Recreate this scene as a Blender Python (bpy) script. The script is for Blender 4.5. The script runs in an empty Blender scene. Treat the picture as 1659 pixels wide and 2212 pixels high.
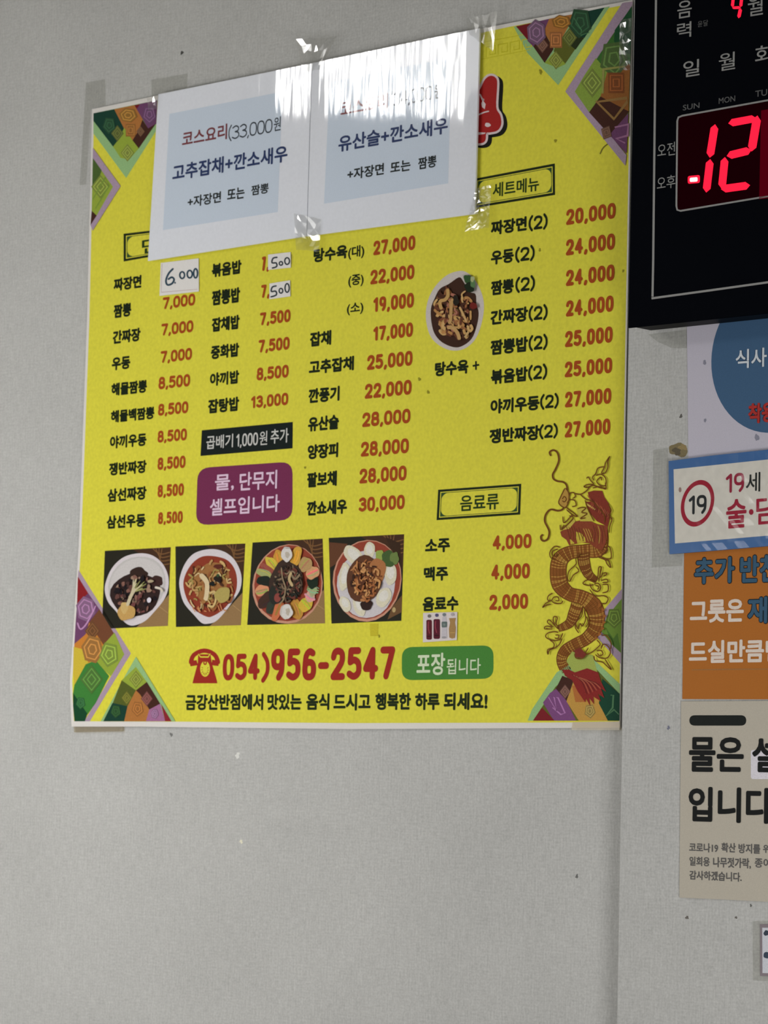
import bpy, bmesh, math, random
from mathutils import Vector, Matrix
from mathutils.geometry import tessellate_polygon

SC = bpy.context.scene
COL = SC.collection

# ------------------------------------------------------------------ camera
F_PX = 6738.53
CAM = Vector((2.31485, -2.36674, 1.37364))
ROWS = ((0.728616979, 0.684494023, 0.024191522),
        (-0.045613374, 0.083734805, -0.995443571),
        (-0.683400847, 0.724193631, 0.092232683))
cd = bpy.data.cameras.new('camera')
cam = bpy.data.objects.new('camera', cd)
COL.objects.link(cam)
cd.sensor_fit = 'HORIZONTAL'
cd.sensor_width = 36.0
cd.lens = F_PX / 1659 * 36.0
cd.clip_start = 0.05
cd.dof.use_dof = True
cd.dof.focus_distance = 2.7      # the photograph is slightly soft
cd.dof.aperture_fstop = 34
rx, ry, rz = [Vector(r) for r in ROWS]
cam.matrix_world = Matrix(((rx.x, -ry.x, -rz.x, CAM.x), (rx.y, -ry.y, -rz.y, CAM.y),
                           (rx.z, -ry.z, -rz.z, CAM.z), (0, 0, 0, 1)))
SC.camera = cam

# ------------------------------------------------------------------ world, exposure
w = bpy.data.worlds.new('world'); SC.world = w; w.use_nodes = True
w.node_tree.nodes['Background'].inputs[0].default_value = (0.93, 0.97, 1.0, 1)
w.node_tree.nodes['Background'].inputs[1].default_value = 0.09
SC.view_settings.view_transform = 'Standard'
SC.view_settings.look = 'None'
SC.view_settings.gamma = 1
SC.view_settings.use_curve_mapping = False
SC.view_settings.exposure = 0.27


def area(name, loc, aim, sx, sy, power, color=(1, 1, 1)):
    l = bpy.data.lights.new(name, 'AREA'); l.shape = 'RECTANGLE'
    l.size, l.size_y, l.energy, l.color = sx, sy, power, color
    o = bpy.data.objects.new(name, l); COL.objects.link(o)
    o.location = loc
    o.rotation_euler = (Vector(aim) - Vector(loc)).to_track_quat('-Z', 'Y').to_euler()
    return o


area('daylight_from_shop_front', (-2.4, -2.4, 1.4), (-0.3, 0, 1.5), 1.4, 1.4, 5, (0.95, 0.98, 1.0))
area('wall_fill_light', (-0.45, -1.15, 1.40), (-0.40, 0, 1.40), 0.5, 0.5, 6.0, (1.0, 0.985, 0.96))  # added fill, no actual fixture: wall bright at mid height, dimmer towards the top
area('right_fill_light', (1.55, -0.85, 1.10), (0.2, 0, 1.30), 0.35, 0.35, 7.0, (1.0, 0.99, 0.97))  # added low light, no actual fixture: panel step and clock shade the menu edge
area('ceiling_lamp_glow', (-1.1, -1.9, 2.72), (-1.1, -1.9, 0), 1.2, 0.5, 6, (1.0, 0.98, 0.94))


# ------------------------------------------------------------------ pixel -> plane y = -d
def P(u, v, d=0.0):
    r = rx * ((u - 829.5) / F_PX) + ry * ((v - 1106) / F_PX) + rz
    t = (-d - CAM.y) / r.y
    return CAM + r * t


def lin(c):
    c = c / 255.0
    return c / 12.92 if c <= 0.04045 else ((c + 0.055) / 1.055) ** 2.4


# ------------------------------------------------------------------ materials
MATS = {}


def new_mat(name):
    m = bpy.data.materials.new(name); m.use_nodes = True
    return m, m.node_tree.nodes, m.node_tree.links, m.node_tree.nodes['Principled BSDF']


def paper(rgb, rough=0.62, spec=0.10, grain=0.10, scale=900, gain=1.0):
    """printed or plain paper: albedo with fine mottling"""
    key = ('paper', tuple(rgb), rough, spec, grain, scale)
    if key in MATS: return MATS[key]
    m, n, l, b = new_mat('paper_%d_%d_%d' % tuple(rgb))
    base = [min(1, lin(x)) for x in rgb]
    tc = n.new('ShaderNodeTexCoord'); nz = n.new('ShaderNodeTexNoise')
    nz.inputs['Scale'].default_value = scale; nz.inputs['Detail'].default_value = 3
    l.new(tc.outputs['Object'], nz.inputs['Vector'])
    mr = n.new('ShaderNodeMapRange'); mr.inputs[3].default_value = 1 - grain; mr.inputs[4].default_value = 1 + grain
    mr.inputs[1].default_value = 0.3; mr.inputs[2].default_value = 0.7
    l.new(nz.outputs['Fac'], mr.inputs[0])
    mx = n.new('ShaderNodeVectorMath'); mx.operation = 'SCALE'
    mx.inputs[0].default_value = base
    l.new(mr.outputs[0], mx.inputs['Scale'])
    l.new(mx.outputs[0], b.inputs['Base Color'])
    b.inputs['Roughness'].default_value = rough
    b.inputs['Specular IOR Level'].default_value = spec
    MATS[key] = m
    return m


def plain(name, rgb, rough=0.5, spec=0.4):
    key = ('plain', name)
    if key in MATS: return MATS[key]
    m, n, l, b = new_mat(name)
    b.inputs['Base Color'].default_value = (*[lin(x) for x in rgb], 1)
    b.inputs['Roughness'].default_value = rough
    b.inputs['Specular IOR Level'].default_value = spec
    MATS[key] = m
    return m


def glow(name, rgb, strength):
    if name in MATS: return MATS[name]
    m, n, l, b = new_mat(name)
    b.inputs['Base Color'].default_value = (0.02, 0.0, 0.0, 1)
    b.inputs['Specular IOR Level'].default_value = 0
    b.inputs['Emission Color'].default_value = (*rgb, 1)
    b.inputs['Emission Strength'].default_value = strength
    MATS[name] = m
    return m


def clear_film(name, tint=(1, 1, 1), rough=0.03, bump=0.0, scale=60, stretch=(1, 1, 1), haze=0.0, ior=1.5, gloss_gain=1.0):
    """thin clear plastic: mostly see-through with a Fresnel gloss"""
    if name in MATS: return MATS[name]
    m = bpy.data.materials.new(name); m.use_nodes = True
    n, l = m.node_tree.nodes, m.node_tree.links
    n.clear()
    out = n.new('ShaderNodeOutputMaterial')
    tr = n.new('ShaderNodeBsdfTransparent'); tr.inputs[0].default_value = (*tint, 1)
    gl = n.new('ShaderNodeBsdfGlossy'); gl.inputs['Roughness'].default_value = rough
    fr = n.new('ShaderNodeFresnel')
    ge = n.new('ShaderNodeNewGeometry'); mi = n.new('ShaderNodeMapRange')   # same reflectance from either side of the thin sheet
    mi.inputs[3].default_value = ior; mi.inputs[4].default_value = 1 / ior
    l.new(ge.outputs['Backfacing'], mi.inputs[0]); l.new(mi.outputs[0], fr.inputs['IOR'])
    g = n.new('ShaderNodeMath'); g.operation = 'MULTIPLY'; g.inputs[1].default_value = gloss_gain
    l.new(fr.outputs[0], g.inputs[0])
    mix = n.new('ShaderNodeMixShader')
    l.new(g.outputs[0], mix.inputs[0])
    base = tr.outputs[0]
    if haze:
        df = n.new('ShaderNodeBsdfDiffuse'); df.inputs[0].default_value = (0.8, 0.8, 0.78, 1)
        mh = n.new('ShaderNodeMixShader'); mh.inputs[0].default_value = haze
        l.new(tr.outputs[0], mh.inputs[1]); l.new(df.outputs[0], mh.inputs[2])
        base = mh.outputs[0]
    l.new(base, mix.inputs[1]); l.new(gl.outputs[0], mix.inputs[2])
    l.new(mix.outputs[0], out.inputs[0])
    if bump:
        tc = n.new('ShaderNodeTexCoord'); mp = n.new('ShaderNodeMapping'); mp.inputs['Scale'].default_value = stretch
        nz = n.new('ShaderNodeTexNoise'); nz.inputs['Scale'].default_value = scale; nz.inputs['Detail'].default_value = 2.5
        bp = n.new('ShaderNodeBump'); bp.inputs['Strength'].default_value = 1.0; bp.inputs['Distance'].default_value = bump
        l.new(tc.outputs['Object'], mp.inputs[0]); l.new(mp.outputs[0], nz.inputs['Vector'])
        l.new(nz.outputs['Fac'], bp.inputs['Height'])
        l.new(bp.outputs[0], gl.inputs['Normal'])
    MATS[name] = m
    return m


def wallpaper():
    m, n, l, b = new_mat('grey_linen_wallpaper')
    tc = n.new('ShaderNodeTexCoord')

    def noise(sx, sz, detail=3, sc=1.0):
        mp = n.new('ShaderNodeMapping'); mp.inputs['Scale'].default_value = (sx, 1, sz)
        nz = n.new('ShaderNodeTexNoise'); nz.inputs['Scale'].default_value = sc; nz.inputs['Detail'].default_value = detail
        l.new(tc.outputs['Object'], mp.inputs[0]); l.new(mp.outputs[0], nz.inputs['Vector'])
        return nz.outputs['Fac']
    v = noise(480, 60); h = noise(70, 520); c = noise(7, 7, 4); f = noise(420, 420, 2)

    def mth(op, a, bb):
        x = n.new('ShaderNodeMath'); x.operation = op
        for i, s in enumerate((a, bb)):
            if isinstance(s, (int, float)): x.inputs[i].default_value = s
            else: l.new(s, x.inputs[i])
        return x.outputs[0]
    s = mth('ADD', mth('ADD', mth('MULTIPLY', v, 0.34), mth('MULTIPLY', h, 0.26)), mth('MULTIPLY', f, 0.40))
    mr = n.new('ShaderNodeMapRange'); mr.inputs[1].default_value = 0.36; mr.inputs[2].default_value = 0.64
    mr.inputs[3].default_value = 0.85; mr.inputs[4].default_value = 1.15
    l.new(s, mr.inputs[0])
    mr2 = n.new('ShaderNodeMapRange'); mr2.inputs[1].default_value = 0.3; mr2.inputs[2].default_value = 0.7
    mr2.inputs[3].default_value = 0.96; mr2.inputs[4].default_value = 1.04
    l.new(c, mr2.inputs[0])
    k = mth('MULTIPLY', mr.outputs[0], mr2.outputs[0])
    sc = n.new('ShaderNodeVectorMath'); sc.operation = 'SCALE'
    sc.inputs[0].default_value = (0.50, 0.50, 0.485)
    l.new(k, sc.inputs['Scale']); l.new(sc.outputs[0], b.inputs['Base Color'])
    bp = n.new('ShaderNodeBump'); bp.inputs['Strength'].default_value = 0.5; bp.inputs['Distance'].default_value = 0.0004
    l.new(s, bp.inputs['Height']); l.new(bp.outputs[0], b.inputs['Normal'])
    b.inputs['Roughness'].default_value = 0.75; b.inputs['Specular IOR Level'].default_value = 0.2
    return m


# ------------------------------------------------------------------ object helpers
def tag(o, label=None, cat=None, group=None, kind=None):
    if label: o['label'] = label
    if cat: o['category'] = cat
    if group: o['group'] = group
    if kind: o['kind'] = kind
    return o


def link(name, me, parent=None):
    o = bpy.data.objects.new(name, me); COL.objects.link(o)
    if parent is not None: o.parent = parent
    return o


def box(name, lo, hi, mat, parent=None, bevel=0.0):
    bm = bmesh.new()
    bmesh.ops.create_cube(bm, size=1)
    for v in bm.verts:
        v.co = Vector([lo[i] + (v.co[i] + .5) * (hi[i] - lo[i]) for i in range(3)])
    if bevel:
        bmesh.ops.bevel(bm, geom=bm.edges[:], offset=bevel, segments=3, affect='EDGES')
    me = bpy.data.meshes.new(name); bm.to_mesh(me); bm.free()
    me.materials.append(mat)
    return link(name, me, parent)


def sheet(name, pts, d, thick, mat, parent=None):
    """a sheet of given thickness, outline in pixels on plane y=-d, extruded back towards the wall"""
    front = [P(u, v, d) for u, v in pts]
    if (front[1] - front[0]).cross(front[2] - front[1]).y > 0: front.reverse()
    n = len(front)
    back = [Vector((p.x, p.y + thick, p.z)) for p in front]
    tris = tessellate_polygon([front])
    faces = []
    for t in tris:
        a, b, c = [front[i] for i in t]
        t = tuple(t) if (b - a).cross(c - b).y < 0 else tuple(reversed(t))
        faces.append(t); faces.append(tuple(n + i for i in reversed(t)))
    for i in range(n):
        j = (i + 1) % n
        faces.append((j, i, n + i, n + j))
    me = bpy.data.meshes.new(name); me.from_pydata([tuple(p) for p in front + back], [], faces)
    me.materials.append(mat); me.update()
    return link(name, me, parent)


def conv(ox, oy, z):
    return lambda x, y: (ox + x / z, oy + y / z)


STEP = 0.00006


class Art:
    """flat print on the plane y = -d0: polygons in picture coordinates, later layers a hair proud"""

    def __init__(self, d0, fn=None):
        self.d0, self.v, self.f, self.mi, self.mats = d0, [], [], [], []
        self.fn = fn or (lambda x, y: (x, y))
        self.layer = 0
        self.map = lambda x, y, d: P(*self.fn(x, y), d)

    def m(self, c):
        mat = c if not isinstance(c, tuple) else paper(c)
        if mat not in self.mats: self.mats.append(mat)
        return self.mats.index(mat)

    def poly(self, pts, c, layer=None):
        if layer is None:
            self.layer += 1; layer = self.layer
        self.cnt = (getattr(self, 'cnt', 0) + 1) % 12
        d = self.d0 + STEP * (0.35 * layer + 1) + self.cnt * 1.5e-6
        w = [self.map(x, y, d) for x, y in pts]
        k = len(self.v); self.v += [tuple(p) for p in w]
        mi = self.m(c)
        for t in tessellate_polygon([w]):
            a, b, cc = [w[i] for i in t]
            t = t if (b - a).cross(cc - b).y < 0 else tuple(reversed(t))
            self.f.append(tuple(k + i for i in t)); self.mi.append(mi)
        return self

    def spoly(self, pts, c, layer=None):
        """filled outline smoothed through its points"""
        v = [Vector(p) for p in pts]; n = len(v); q = []
        for i in range(n):
            p0, p1, p2, p3 = v[i - 1], v[i], v[(i + 1) % n], v[(i + 2) % n]
            for s in range(4):
                t = s / 4
                r = 0.5 * ((2 * p1) + (p2 - p0) * t + (2 * p0 - 5 * p1 + 4 * p2 - p3) * t * t + (3 * p1 - p0 - 3 * p2 + p3) * t ** 3)
                q.append((r.x, r.y))
        return self.poly(q, c, layer)

    def line(self, pts, width, c, layer=None, closed=False, smooth=True, taper=None, caps=True):
        if layer is None:
            self.layer += 1; layer = self.layer
        pts = [Vector((x, y)) for x, y in pts]
        if smooth and len(pts) > 2:
            q = []
            n = len(pts)
            rng = range(n if closed else n - 1)
            for i in rng:
                p0 = pts[(i - 1) % n] if (closed or i > 0) else pts[i]
                p1 = pts[i]; p2 = pts[(i + 1) % n]
                p3 = pts[(i + 2) % n] if (closed or i + 2 < n) else p2
                for s in range(4):
                    t = s / 4
                    q.append(0.5 * ((2 * p1) + (p2 - p0) * t + (2 * p0 - 5 * p1 + 4 * p2 - p3) * t * t + (3 * p1 - p0 - 3 * p2 + p3) * t ** 3))
            if not closed: q.append(pts[-1])
            pts = q
        n = len(pts)
        L, Rr = [], []
        for i, p in enumerate(pts):
            a = pts[(i - 1) % n] if (closed or i > 0) else p
            b = pts[(i + 1) % n] if (closed or i < n - 1) else p
            t = b - a
            if t.length < 1e-6: t = Vector((1, 0))
            t.normalize(); nn = Vector((-t.y, t.x))
            hw = width / 2
            if taper: 
                s = i / max(1, n - 1); hw *= taper[0] + (taper[1] - taper[0]) * s
            if not closed and caps and i in (0, n - 1): hw *= 0.6
            L.append(p + nn * hw); Rr.append(p - nn * hw)
        self.cnt = (getattr(self, 'cnt', 0) + 1) % 12
        d = self.d0 + STEP * (0.35 * layer + 1) + self.cnt * 1.5e-6
        k = len(self.v)
        for a, b in zip(L, Rr):
            self.v.append(tuple(self.map(a.x, a.y, d))); self.v.append(tuple(self.map(b.x, b.y, d)))
        mi = self.m(c)
        for i in range(n if closed else n - 1):
            j = (i + 1) % n
            self.f.append((k + 2 * i, k + 2 * i + 1, k + 2 * j + 1, k + 2 * j)); self.mi.append(mi)
        return self

    def blob(self, cx, cy, rx_, ry_, c, rot=0, jit=0.0, n=24, rnd=None, layer=None):
        pts = []
        ph = [(rnd or random).uniform(0, 6.28) for _ in range(3)] if jit else [0, 0, 0]
        for i in range(n):
            a = 2 * math.pi * i / n
            k = 1 + jit * (math.sin(2 * a + ph[0]) * .5 + math.sin(3 * a + ph[1]) * .5 + math.sin(5 * a + ph[2]) * .4)
            x, y = rx_ * k * math.cos(a), ry_ * k * math.sin(a)
            pts.append((cx + x * math.cos(rot) - y * math.sin(rot), cy + x * math.sin(rot) + y * math.cos(rot)))
        return self.poly(pts, c, layer)

    def build(self, name, parent=None):
        me = bpy.data.meshes.new(name); me.from_pydata(self.v, [], self.f)
        for mt in self.mats: me.materials.append(mt)
        me.polygons.foreach_set('material_index', self.mi); me.update()
        return link(name, me, parent)


# ---- lettering: Blender's built-in typeface for Hangul, drawn strokes for numerals
GLY = {}


def glyph_mesh(s):
    if s in GLY: return GLY[s]
    c = bpy.data.curves.new('lettering', 'FONT'); c.body = s
    c.resolution_u = 3
    o = bpy.data.objects.new('lettering', c)
    me = o.to_mesh()
    vs = [(v.co.x, v.co.y) for v in me.vertices]
    fs = [tuple(p.vertices) for p in me.polygons]
    o.to_mesh_clear()
    bpy.data.objects.remove(o); bpy.data.curves.remove(c)
    GLY[s] = (vs, fs)
    return vs, fs


def frame(x0, x1, yt, yb, dd, rise_px=None):
    A = P(x0, yb, dd); T = P(x0, yt, dd)
    yy = yb
    for _ in range(6):
        B = P(x1, yy, dd)
        yy += (B.z - A.z) * 2080
        if rise_px is not None: yy = yb + rise_px * (x1 - x0)
    B = P(x1, yy, dd)
    W = B.x - A.x
    return A, W, T.z - A.z, (B.z - A.z) / W


def text(name, s, x0, x1, yt, yb, d, color, bold=0.02, parent=None, layer=6, rise_px=None, shift=(0, 0)):
    """lettering whose ink fills x0..x1 and, at its left end, yt..yb (picture positions), level on the wall;
    bold = extra stroke half-width as a share of the letter height"""
    vs, fs = glyph_mesh(s)
    ax0, ax1 = min(v[0] for v in vs), max(v[0] for v in vs)
    ay0, ay1 = min(v[1] for v in vs), max(v[1] for v in vs)
    dd = d + STEP * layer
    A, W, h, sl = frame(x0, x1, yt, yb, dd, rise_px)
    r = bold * h
    dirs = [(0, 0)] if r < 1e-5 else [(0, 0)] + [(math.cos(k * math.pi / 4), math.sin(k * math.pi / 4)) for k in range(8)]
    if bold > 0.09: dirs += [(.5 * x, .5 * y) for x, y in dirs[1:]]
    out, faces = [], []
    for n_, (dx, dy) in enumerate(dirs):
        k = len(out)
        for x, y in vs:
            fx = r + (x - ax0) / (ax1 - ax0) * (W - 2 * r) + dx * r + shift[0]
            fz = r + (y - ay0) / (ay1 - ay0) * (h - 2 * r) + dy * r + shift[1]
            out.append((A.x + fx, -dd - n_ * 2.5e-6, A.z + fz + sl * fx))
        faces += [tuple(i + k for i in f) for f in fs]
    me = bpy.data.meshes.new(name); me.from_pydata(out, [], faces)
    me.materials.append(paper(color, grain=0.05) if isinstance(color, tuple) else color); me.update()
    if me.polygons and me.polygons[0].normal.y > 0: me.flip_normals()
    return link(name, me, parent)


def ell(cx, cy, a_, b_, n=14, e=0.8):
    o = []
    for i in range(n):
        t = 2 * math.pi * i / n
        c_, s_ = math.cos(t), math.sin(t)
        o.append((cx + a_ * abs(c_) ** e * (1 if c_ > 0 else -1), cy + b_ * abs(s_) ** e * (1 if s_ > 0 else -1)))
    return o


NUM = {  # strokes on a 0..1 box, closed flag, width of the box
    '0': ([(ell(.5, .5, .5, .5), 1)], 1), '1': ([([(.0, .80), (.45, 1), (.45, 0)], 2)], .55),
    '2': ([([(.02, .76), (.16, .94), (.5, 1), (.86, .93), (.96, .73), (.80, .48), (.02, 0)], 0), ([(.02, 0), (1, 0)], 0)], 1),
    '3': ([([(.04, .88), (.5, 1), (.92, .86), (.88, .62), (.42, .54)], 0), ([(.42, .54), (.92, .44), (.98, .16), (.5, 0), (.0, .12)], 0)], 1),
    '4': ([([(.70, 0), (.70, 1), (.0, .30), (1.02, .30)], 2)], 1.04),
    '5': ([([(.92, 1), (.14, 1), (.08, .56)], 2), ([(.08, .56), (.5, .64), (.94, .50), (.96, .16), (.5, 0), (.0, .10)], 0)], 1),
    '6': ([(ell(.5, .29, .47, .29), 1), ([(.86, .94), (.5, 1), (.14, .82), (.03, .36)], 0)], 1),
    '7': ([([(.0, 1), (.98, 1), (.36, 0)], 2)], .98),
    '8': ([(ell(.5, .76, .42, .24), 1), (ell(.5, .27, .49, .27), 1)], 1),
    '9': ([(ell(.5, .71, .47, .29), 1), ([(.97, .66), (.92, .25), (.62, .0)], 0)], 1),
    ',': ([([(.12, .04), (.0, -.13)], 0)], .14), '.': ([([(.05, .02), (.06, .0)], 0)], .12), '-': ([([(0, .44), (.62, .44)], 0)], .62),
    '(': ([([(.32, 1.12), (.0, .75), (.0, .25), (.32, -.12)], 0)], .32), ')': ([([(.0, 1.12), (.32, .75), (.32, .25), (.0, -.12)], 0)], .32)}


def num(name, s, x0, x1, yt, yb, d, color, wt=0.17, parent=None, layer=6, rise_px=None, gap=None):
    dd = d + STEP * (layer - 1)
    lo = -.13 if (',' in s or '(' in s or ')' in s) else 0.0
    hi = 1.12 if ('(' in s or ')' in s) else 1.0
    A, W, H, sl = frame(x0, x1, yt, yb, dd, rise_px)
    h = H / (hi - lo) if hi - lo > 1 else H      # numeral height
    wd = h * wt
    units = sum(NUM[c][1] for c in s)
    n = len(s)
    g = wd * 1.35 if gap is None else gap * h
    u = (W - wd - g * (n - 1) * 1.0) / units
    base = A.z - lo * h
    art = Art(0)
    art.map = lambda x, y, dq: Vector((A.x + x, -dq - dd, base + y + sl * x))
    x = wd / 2
    for k, c in enumerate(s):
        strokes, w0 = NUM[c]
        for pts, fl in strokes:
            q = [(x + px * u, wd / 2 + py * (h - wd)) for px, py in pts]
            if fl == 2:
                for e0, e1 in zip(q, q[1:]): art.line([e0, e1], wd, color, layer=1, smooth=False, caps=False)
            else: art.line(q, wd, color, layer=1, closed=fl == 1, caps=False)
            if fl != 1:
                for e in (q if fl == 2 else (q[0], q[-1])): art.blob(e[0], e[1], wd / 2, wd / 2, color, n=10, layer=1.05)
        x += w0 * u + g
    return art.build(name, parent)


# ================================================================== the room
wall_mat = wallpaper()
ceil_mat = plain('white_ceiling_board', (215, 213, 205), 0.9, 0.1)
floor_mat = plain('brown_floor_tile', (110, 98, 86), 0.5, 0.3)
PANEL = 0.030
XSTEP = P(1335.0, 1900, PANEL).x
wl = box('wall_back', (-3.0, 0.0, 0.0), (4.2, 0.12, 2.75), wall_mat)
tag(wl, kind='structure')
wr = box('wall_right', (XSTEP, -PANEL, 0.0), (4.2, -0.0002, 2.75), wall_mat, bevel=0.002)
tag(wr, kind='structure')
tag(box('wall_left', (-3.12, -4.5, 0.0), (-3.0, 0.12, 2.75), ceil_mat), kind='structure')
tag(box('floor', (-3.12, -4.5, -0.1), (4.2, 0.12, 0.0), floor_mat), kind='structure')
tag(box('ceiling', (-3.12, -4.5, 2.75), (4.2, 0.12, 2.85), ceil_mat), kind='structure')

# ceiling light in the mirror direction of the laminated notices: tubes end-on to the view
dirx, diry = -0.683, -0.724


def ceiling_light(cx, cy, ang, strength, label, tubes=3, L=1.25, Wd=0.36):
    e = bpy.data.objects.new('ceiling_light', None); COL.objects.link(e)
    e.location = (cx, cy, 2.75); e.rotation_euler = (0, 0, ang)
    tag(e, label, 'lamp', 'fluorescent ceiling lights')
    tray = box('tray', (-L / 2, -Wd / 2, -0.03), (L / 2, Wd / 2, -0.0005), plain('lamp_tray_grey', (150, 150, 150), 0.6, 0.2), e, 0.004)
    em = glow('tube_glow_%g' % strength, (1.0, 0.99, 0.96), strength)
    for i in range(tubes):
        y = (-Wd / 2 + Wd * (i + .5) / tubes)
        bm = bmesh.new()
        bmesh.ops.create_cone(bm, cap_ends=True, segments=16, radius1=1, radius2=1, depth=L * 0.96,
                              matrix=Matrix.Rotation(math.pi / 2, 4, 'Y'))
        for v in bm.verts: v.co.y *= Wd / tubes * 0.31; v.co.z *= 0.018
        for v in bm.verts: v.co += Vector((0, y, -0.05))
        me = bpy.data.meshes.new('tube'); bm.to_mesh(me); bm.free(); me.materials.append(em)
        link('tube', me, e)
    return e


def mirror_at(u, v, z):
    """where the ray reflected off a flat sheet at picture point (u, v) meets height z"""
    p = P(u, v, 0.01); r = p - CAM; r.y = -r.y
    t = (z - p.z) / r.z
    return p + r * t


a1 = mirror_at(858, 236, 2.70); a2 = mirror_at(858, 60, 2.70)
mid = (a1 + a2) / 2
ang = math.atan2(a1.y - a2.y, a1.x - a2.x)
print('lamp', a1, a2, mid)
ceiling_light(mid.x, mid.y, ang, 26, 'fluorescent ceiling light mirrored in the laminated notices', 5, (a1 - a2).length, 0.37)

# ------------------------------------------------------------------ marks and old tape on the wall
scuffs = [(513, 1632, 6, (225, 225, 220)), (521, 1818, 4, (232, 228, 205)), (370, 1587, 4, (120, 120, 118)), (1246, 1893, 4, (110, 110, 108)),
          (393, 114, 4, (75, 75, 72)), (1471, 899, 4, (95, 92, 88)), (1484, 1982, 4, (110, 105, 100)), (1590, 1982, 3, (110, 105, 100)),
          (1444, 1572, 4, (120, 122, 140)), (1622, 1956, 3, (105, 104, 100))]
rnd = random.Random(5)
for u, v, r, c in scuffs:
    a = Art(PANEL if u > 1335 else 0.0)
    a.blob(u, v, r * .8, r, c, jit=.35, rnd=rnd)
    a.build('scuff_mark', wr if u > 1335 else wl)


def tape_piece(name, pts, d, label, mat, group=None, thick=0.00012):
    o = sheet(name, pts, d + thick + 0.0001, thick, mat)
    tag(o, label, 'tape', group)
    return o


old_tape = clear_film('aged_wall_tape', tint=(0.93, 0.93, 0.92), rough=0.5, haze=0.0, gloss_gain=0.3)
tan_tape = clear_film('yellowed_tape', tint=(0.80, 0.74, 0.60), rough=0.35, haze=0.10)
g = 'old tape strips stuck on the grey wallpaper'
tape_piece('tape_strip', [(186, 178), (227, 171), (228, 228), (199, 233), (196, 240), (186, 398), (172, 400)], 0.0,
           'long grey old tape strip left of the yellow menu corner', old_tape, g)
tape_piece('tape_strip', [(327, 172), (405, 159), (404, 190), (342, 202), (341, 213), (328, 215)], 0.0,
           'short grey old tape strip above the left laminated notice', old_tape, g)
tape_piece('tape_strip', [(1411, 972), (1443, 967), (1446, 1192), (1476, 1196), (1474, 1222), (1408, 1226)], PANEL,
           'grey old tape strip left of the blue bordered age sign', old_tape, g)
tape_piece('tape_strip', [(1626, 1990), (1700, 1988), (1700, 2120), (1626, 2118)], PANEL,
           'clear tape backing around the small framed card at lower right', old_tape, g)
tape_piece('tape_strip', [(1400, 722), (1484, 712), (1484, 752), (1452, 752), (1420, 738)], PANEL,
           'grey tape end poking out under the digital clock', old_tape, g)
a = Art(PANEL)
a.blob(1465, 972, 20, 14, (128, 116, 84), jit=.25, rnd=rnd)
a.blob(1462, 975, 9, 8, (96, 88, 70), jit=.35, rnd=rnd); a.blob(1475, 966, 8, 7, (150, 132, 92), jit=.35, rnd=rnd)
tag(a.build('tape_residue'), 'brown tape residue above the corner of the age sign', 'residue')

# ================================================================== the yellow menu
DP = 0.0030                                     # front of the poster above the wall
menu_outline = [(199, 236), (500, 172.5), (800, 110), (1100, 50), (1366, 0), (1361, 330), (1354, 720), (1346, 1150), (1339, 1572),
                (1140, 1573), (760, 1575), (400, 1571), (300, 1569.5), (154.5, 1569.5), (152, 1510), (151, 1470), (156, 1400), (170, 1180), (188, 690)]
menu = bpy.data.objects.new('menu_poster', None); COL.objects.link(menu)
menu.location = P(154.5, 1569.5, 0)
tag(menu, 'large yellow menu poster with red prices, dish photos and a dragon, taped to the wall', 'poster')
MW = Matrix.Translation(menu.location).inverted()


def mchild(o):
    o.matrix_parent_inverse = MW
    return o


white = (232, 228, 224)
sheet_white = paper((225, 221, 216), grain=0.03)
YEL = (224, 217, 68)
yellow = paper(YEL, rough=0.6, spec=0.10, grain=0.06, scale=260)
mchild(sheet('sheet', menu_outline, DP, 0.0009, sheet_white, menu))
a = Art(DP)
field = [(203, 246), (500, 184), (800, 122), (1100, 58), (1363, 8), (1358, 330), (1351, 720), (1344, 1150), (1337, 1560),
         (1140, 1561), (760, 1562), (400, 1559), (160, 1558), (157, 1510), (156, 1470), (161, 1400), (175, 1180), (193, 690)]
a.poly(field, yellow)
mchild(a.build('yellow_print', menu))

D1 = DP + STEP * 1.6
R = (140, 45, 38)
PRICE = (168, 72, 22)
INK = (20, 32, 10)


def mt(s, x0, x1, yt, yb, color=INK, bold=0.03, name='menu_line', layer=4, **k):
    return mchild(text(name, s, x0, x1, yt, yb, D1, color, bold, menu, layer, **k))


def mn(s, x0, x1, yt, yb, color, wt=0.18, name='price', layer=5):
    return mchild(num(name, s, x0, x1, yt, yb, D1, color, wt, menu, layer))


# ---- corner ornaments
MINT = (150, 190, 130); LILAC = (172, 150, 170)
DG = (20, 62, 48); G2 = (60, 110, 45); LIME = (150, 170, 60); OL = (95, 100, 35); ORA = (178, 116, 58); BR = (68, 36, 26)
PUR = (112, 68, 106); RED = (120, 25, 35); TAN = (190, 150, 60)


def motif(a, cx, cy, r, c, rot=0.0, wdt=None, n=4, asp=1.3):
    dk = tuple(int(v * 0.72) for v in c)
    a.poly([(cx + 1.35 * r * math.cos(rot + 2 * math.pi * i / n), cy + 1.35 * asp * r * math.sin(rot + 2 * math.pi * i / n)) for i in range(n)], dk)
    for k in (1.0, 0.5):
        pts = [(cx + r * k * math.cos(rot + 2 * math.pi * i / n), cy + asp * r * k * math.sin(rot + 2 * math.pi * i / n)) for i in range(n)]
        a.line(pts, wdt or r * 0.16, c, closed=True, smooth=False)


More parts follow.
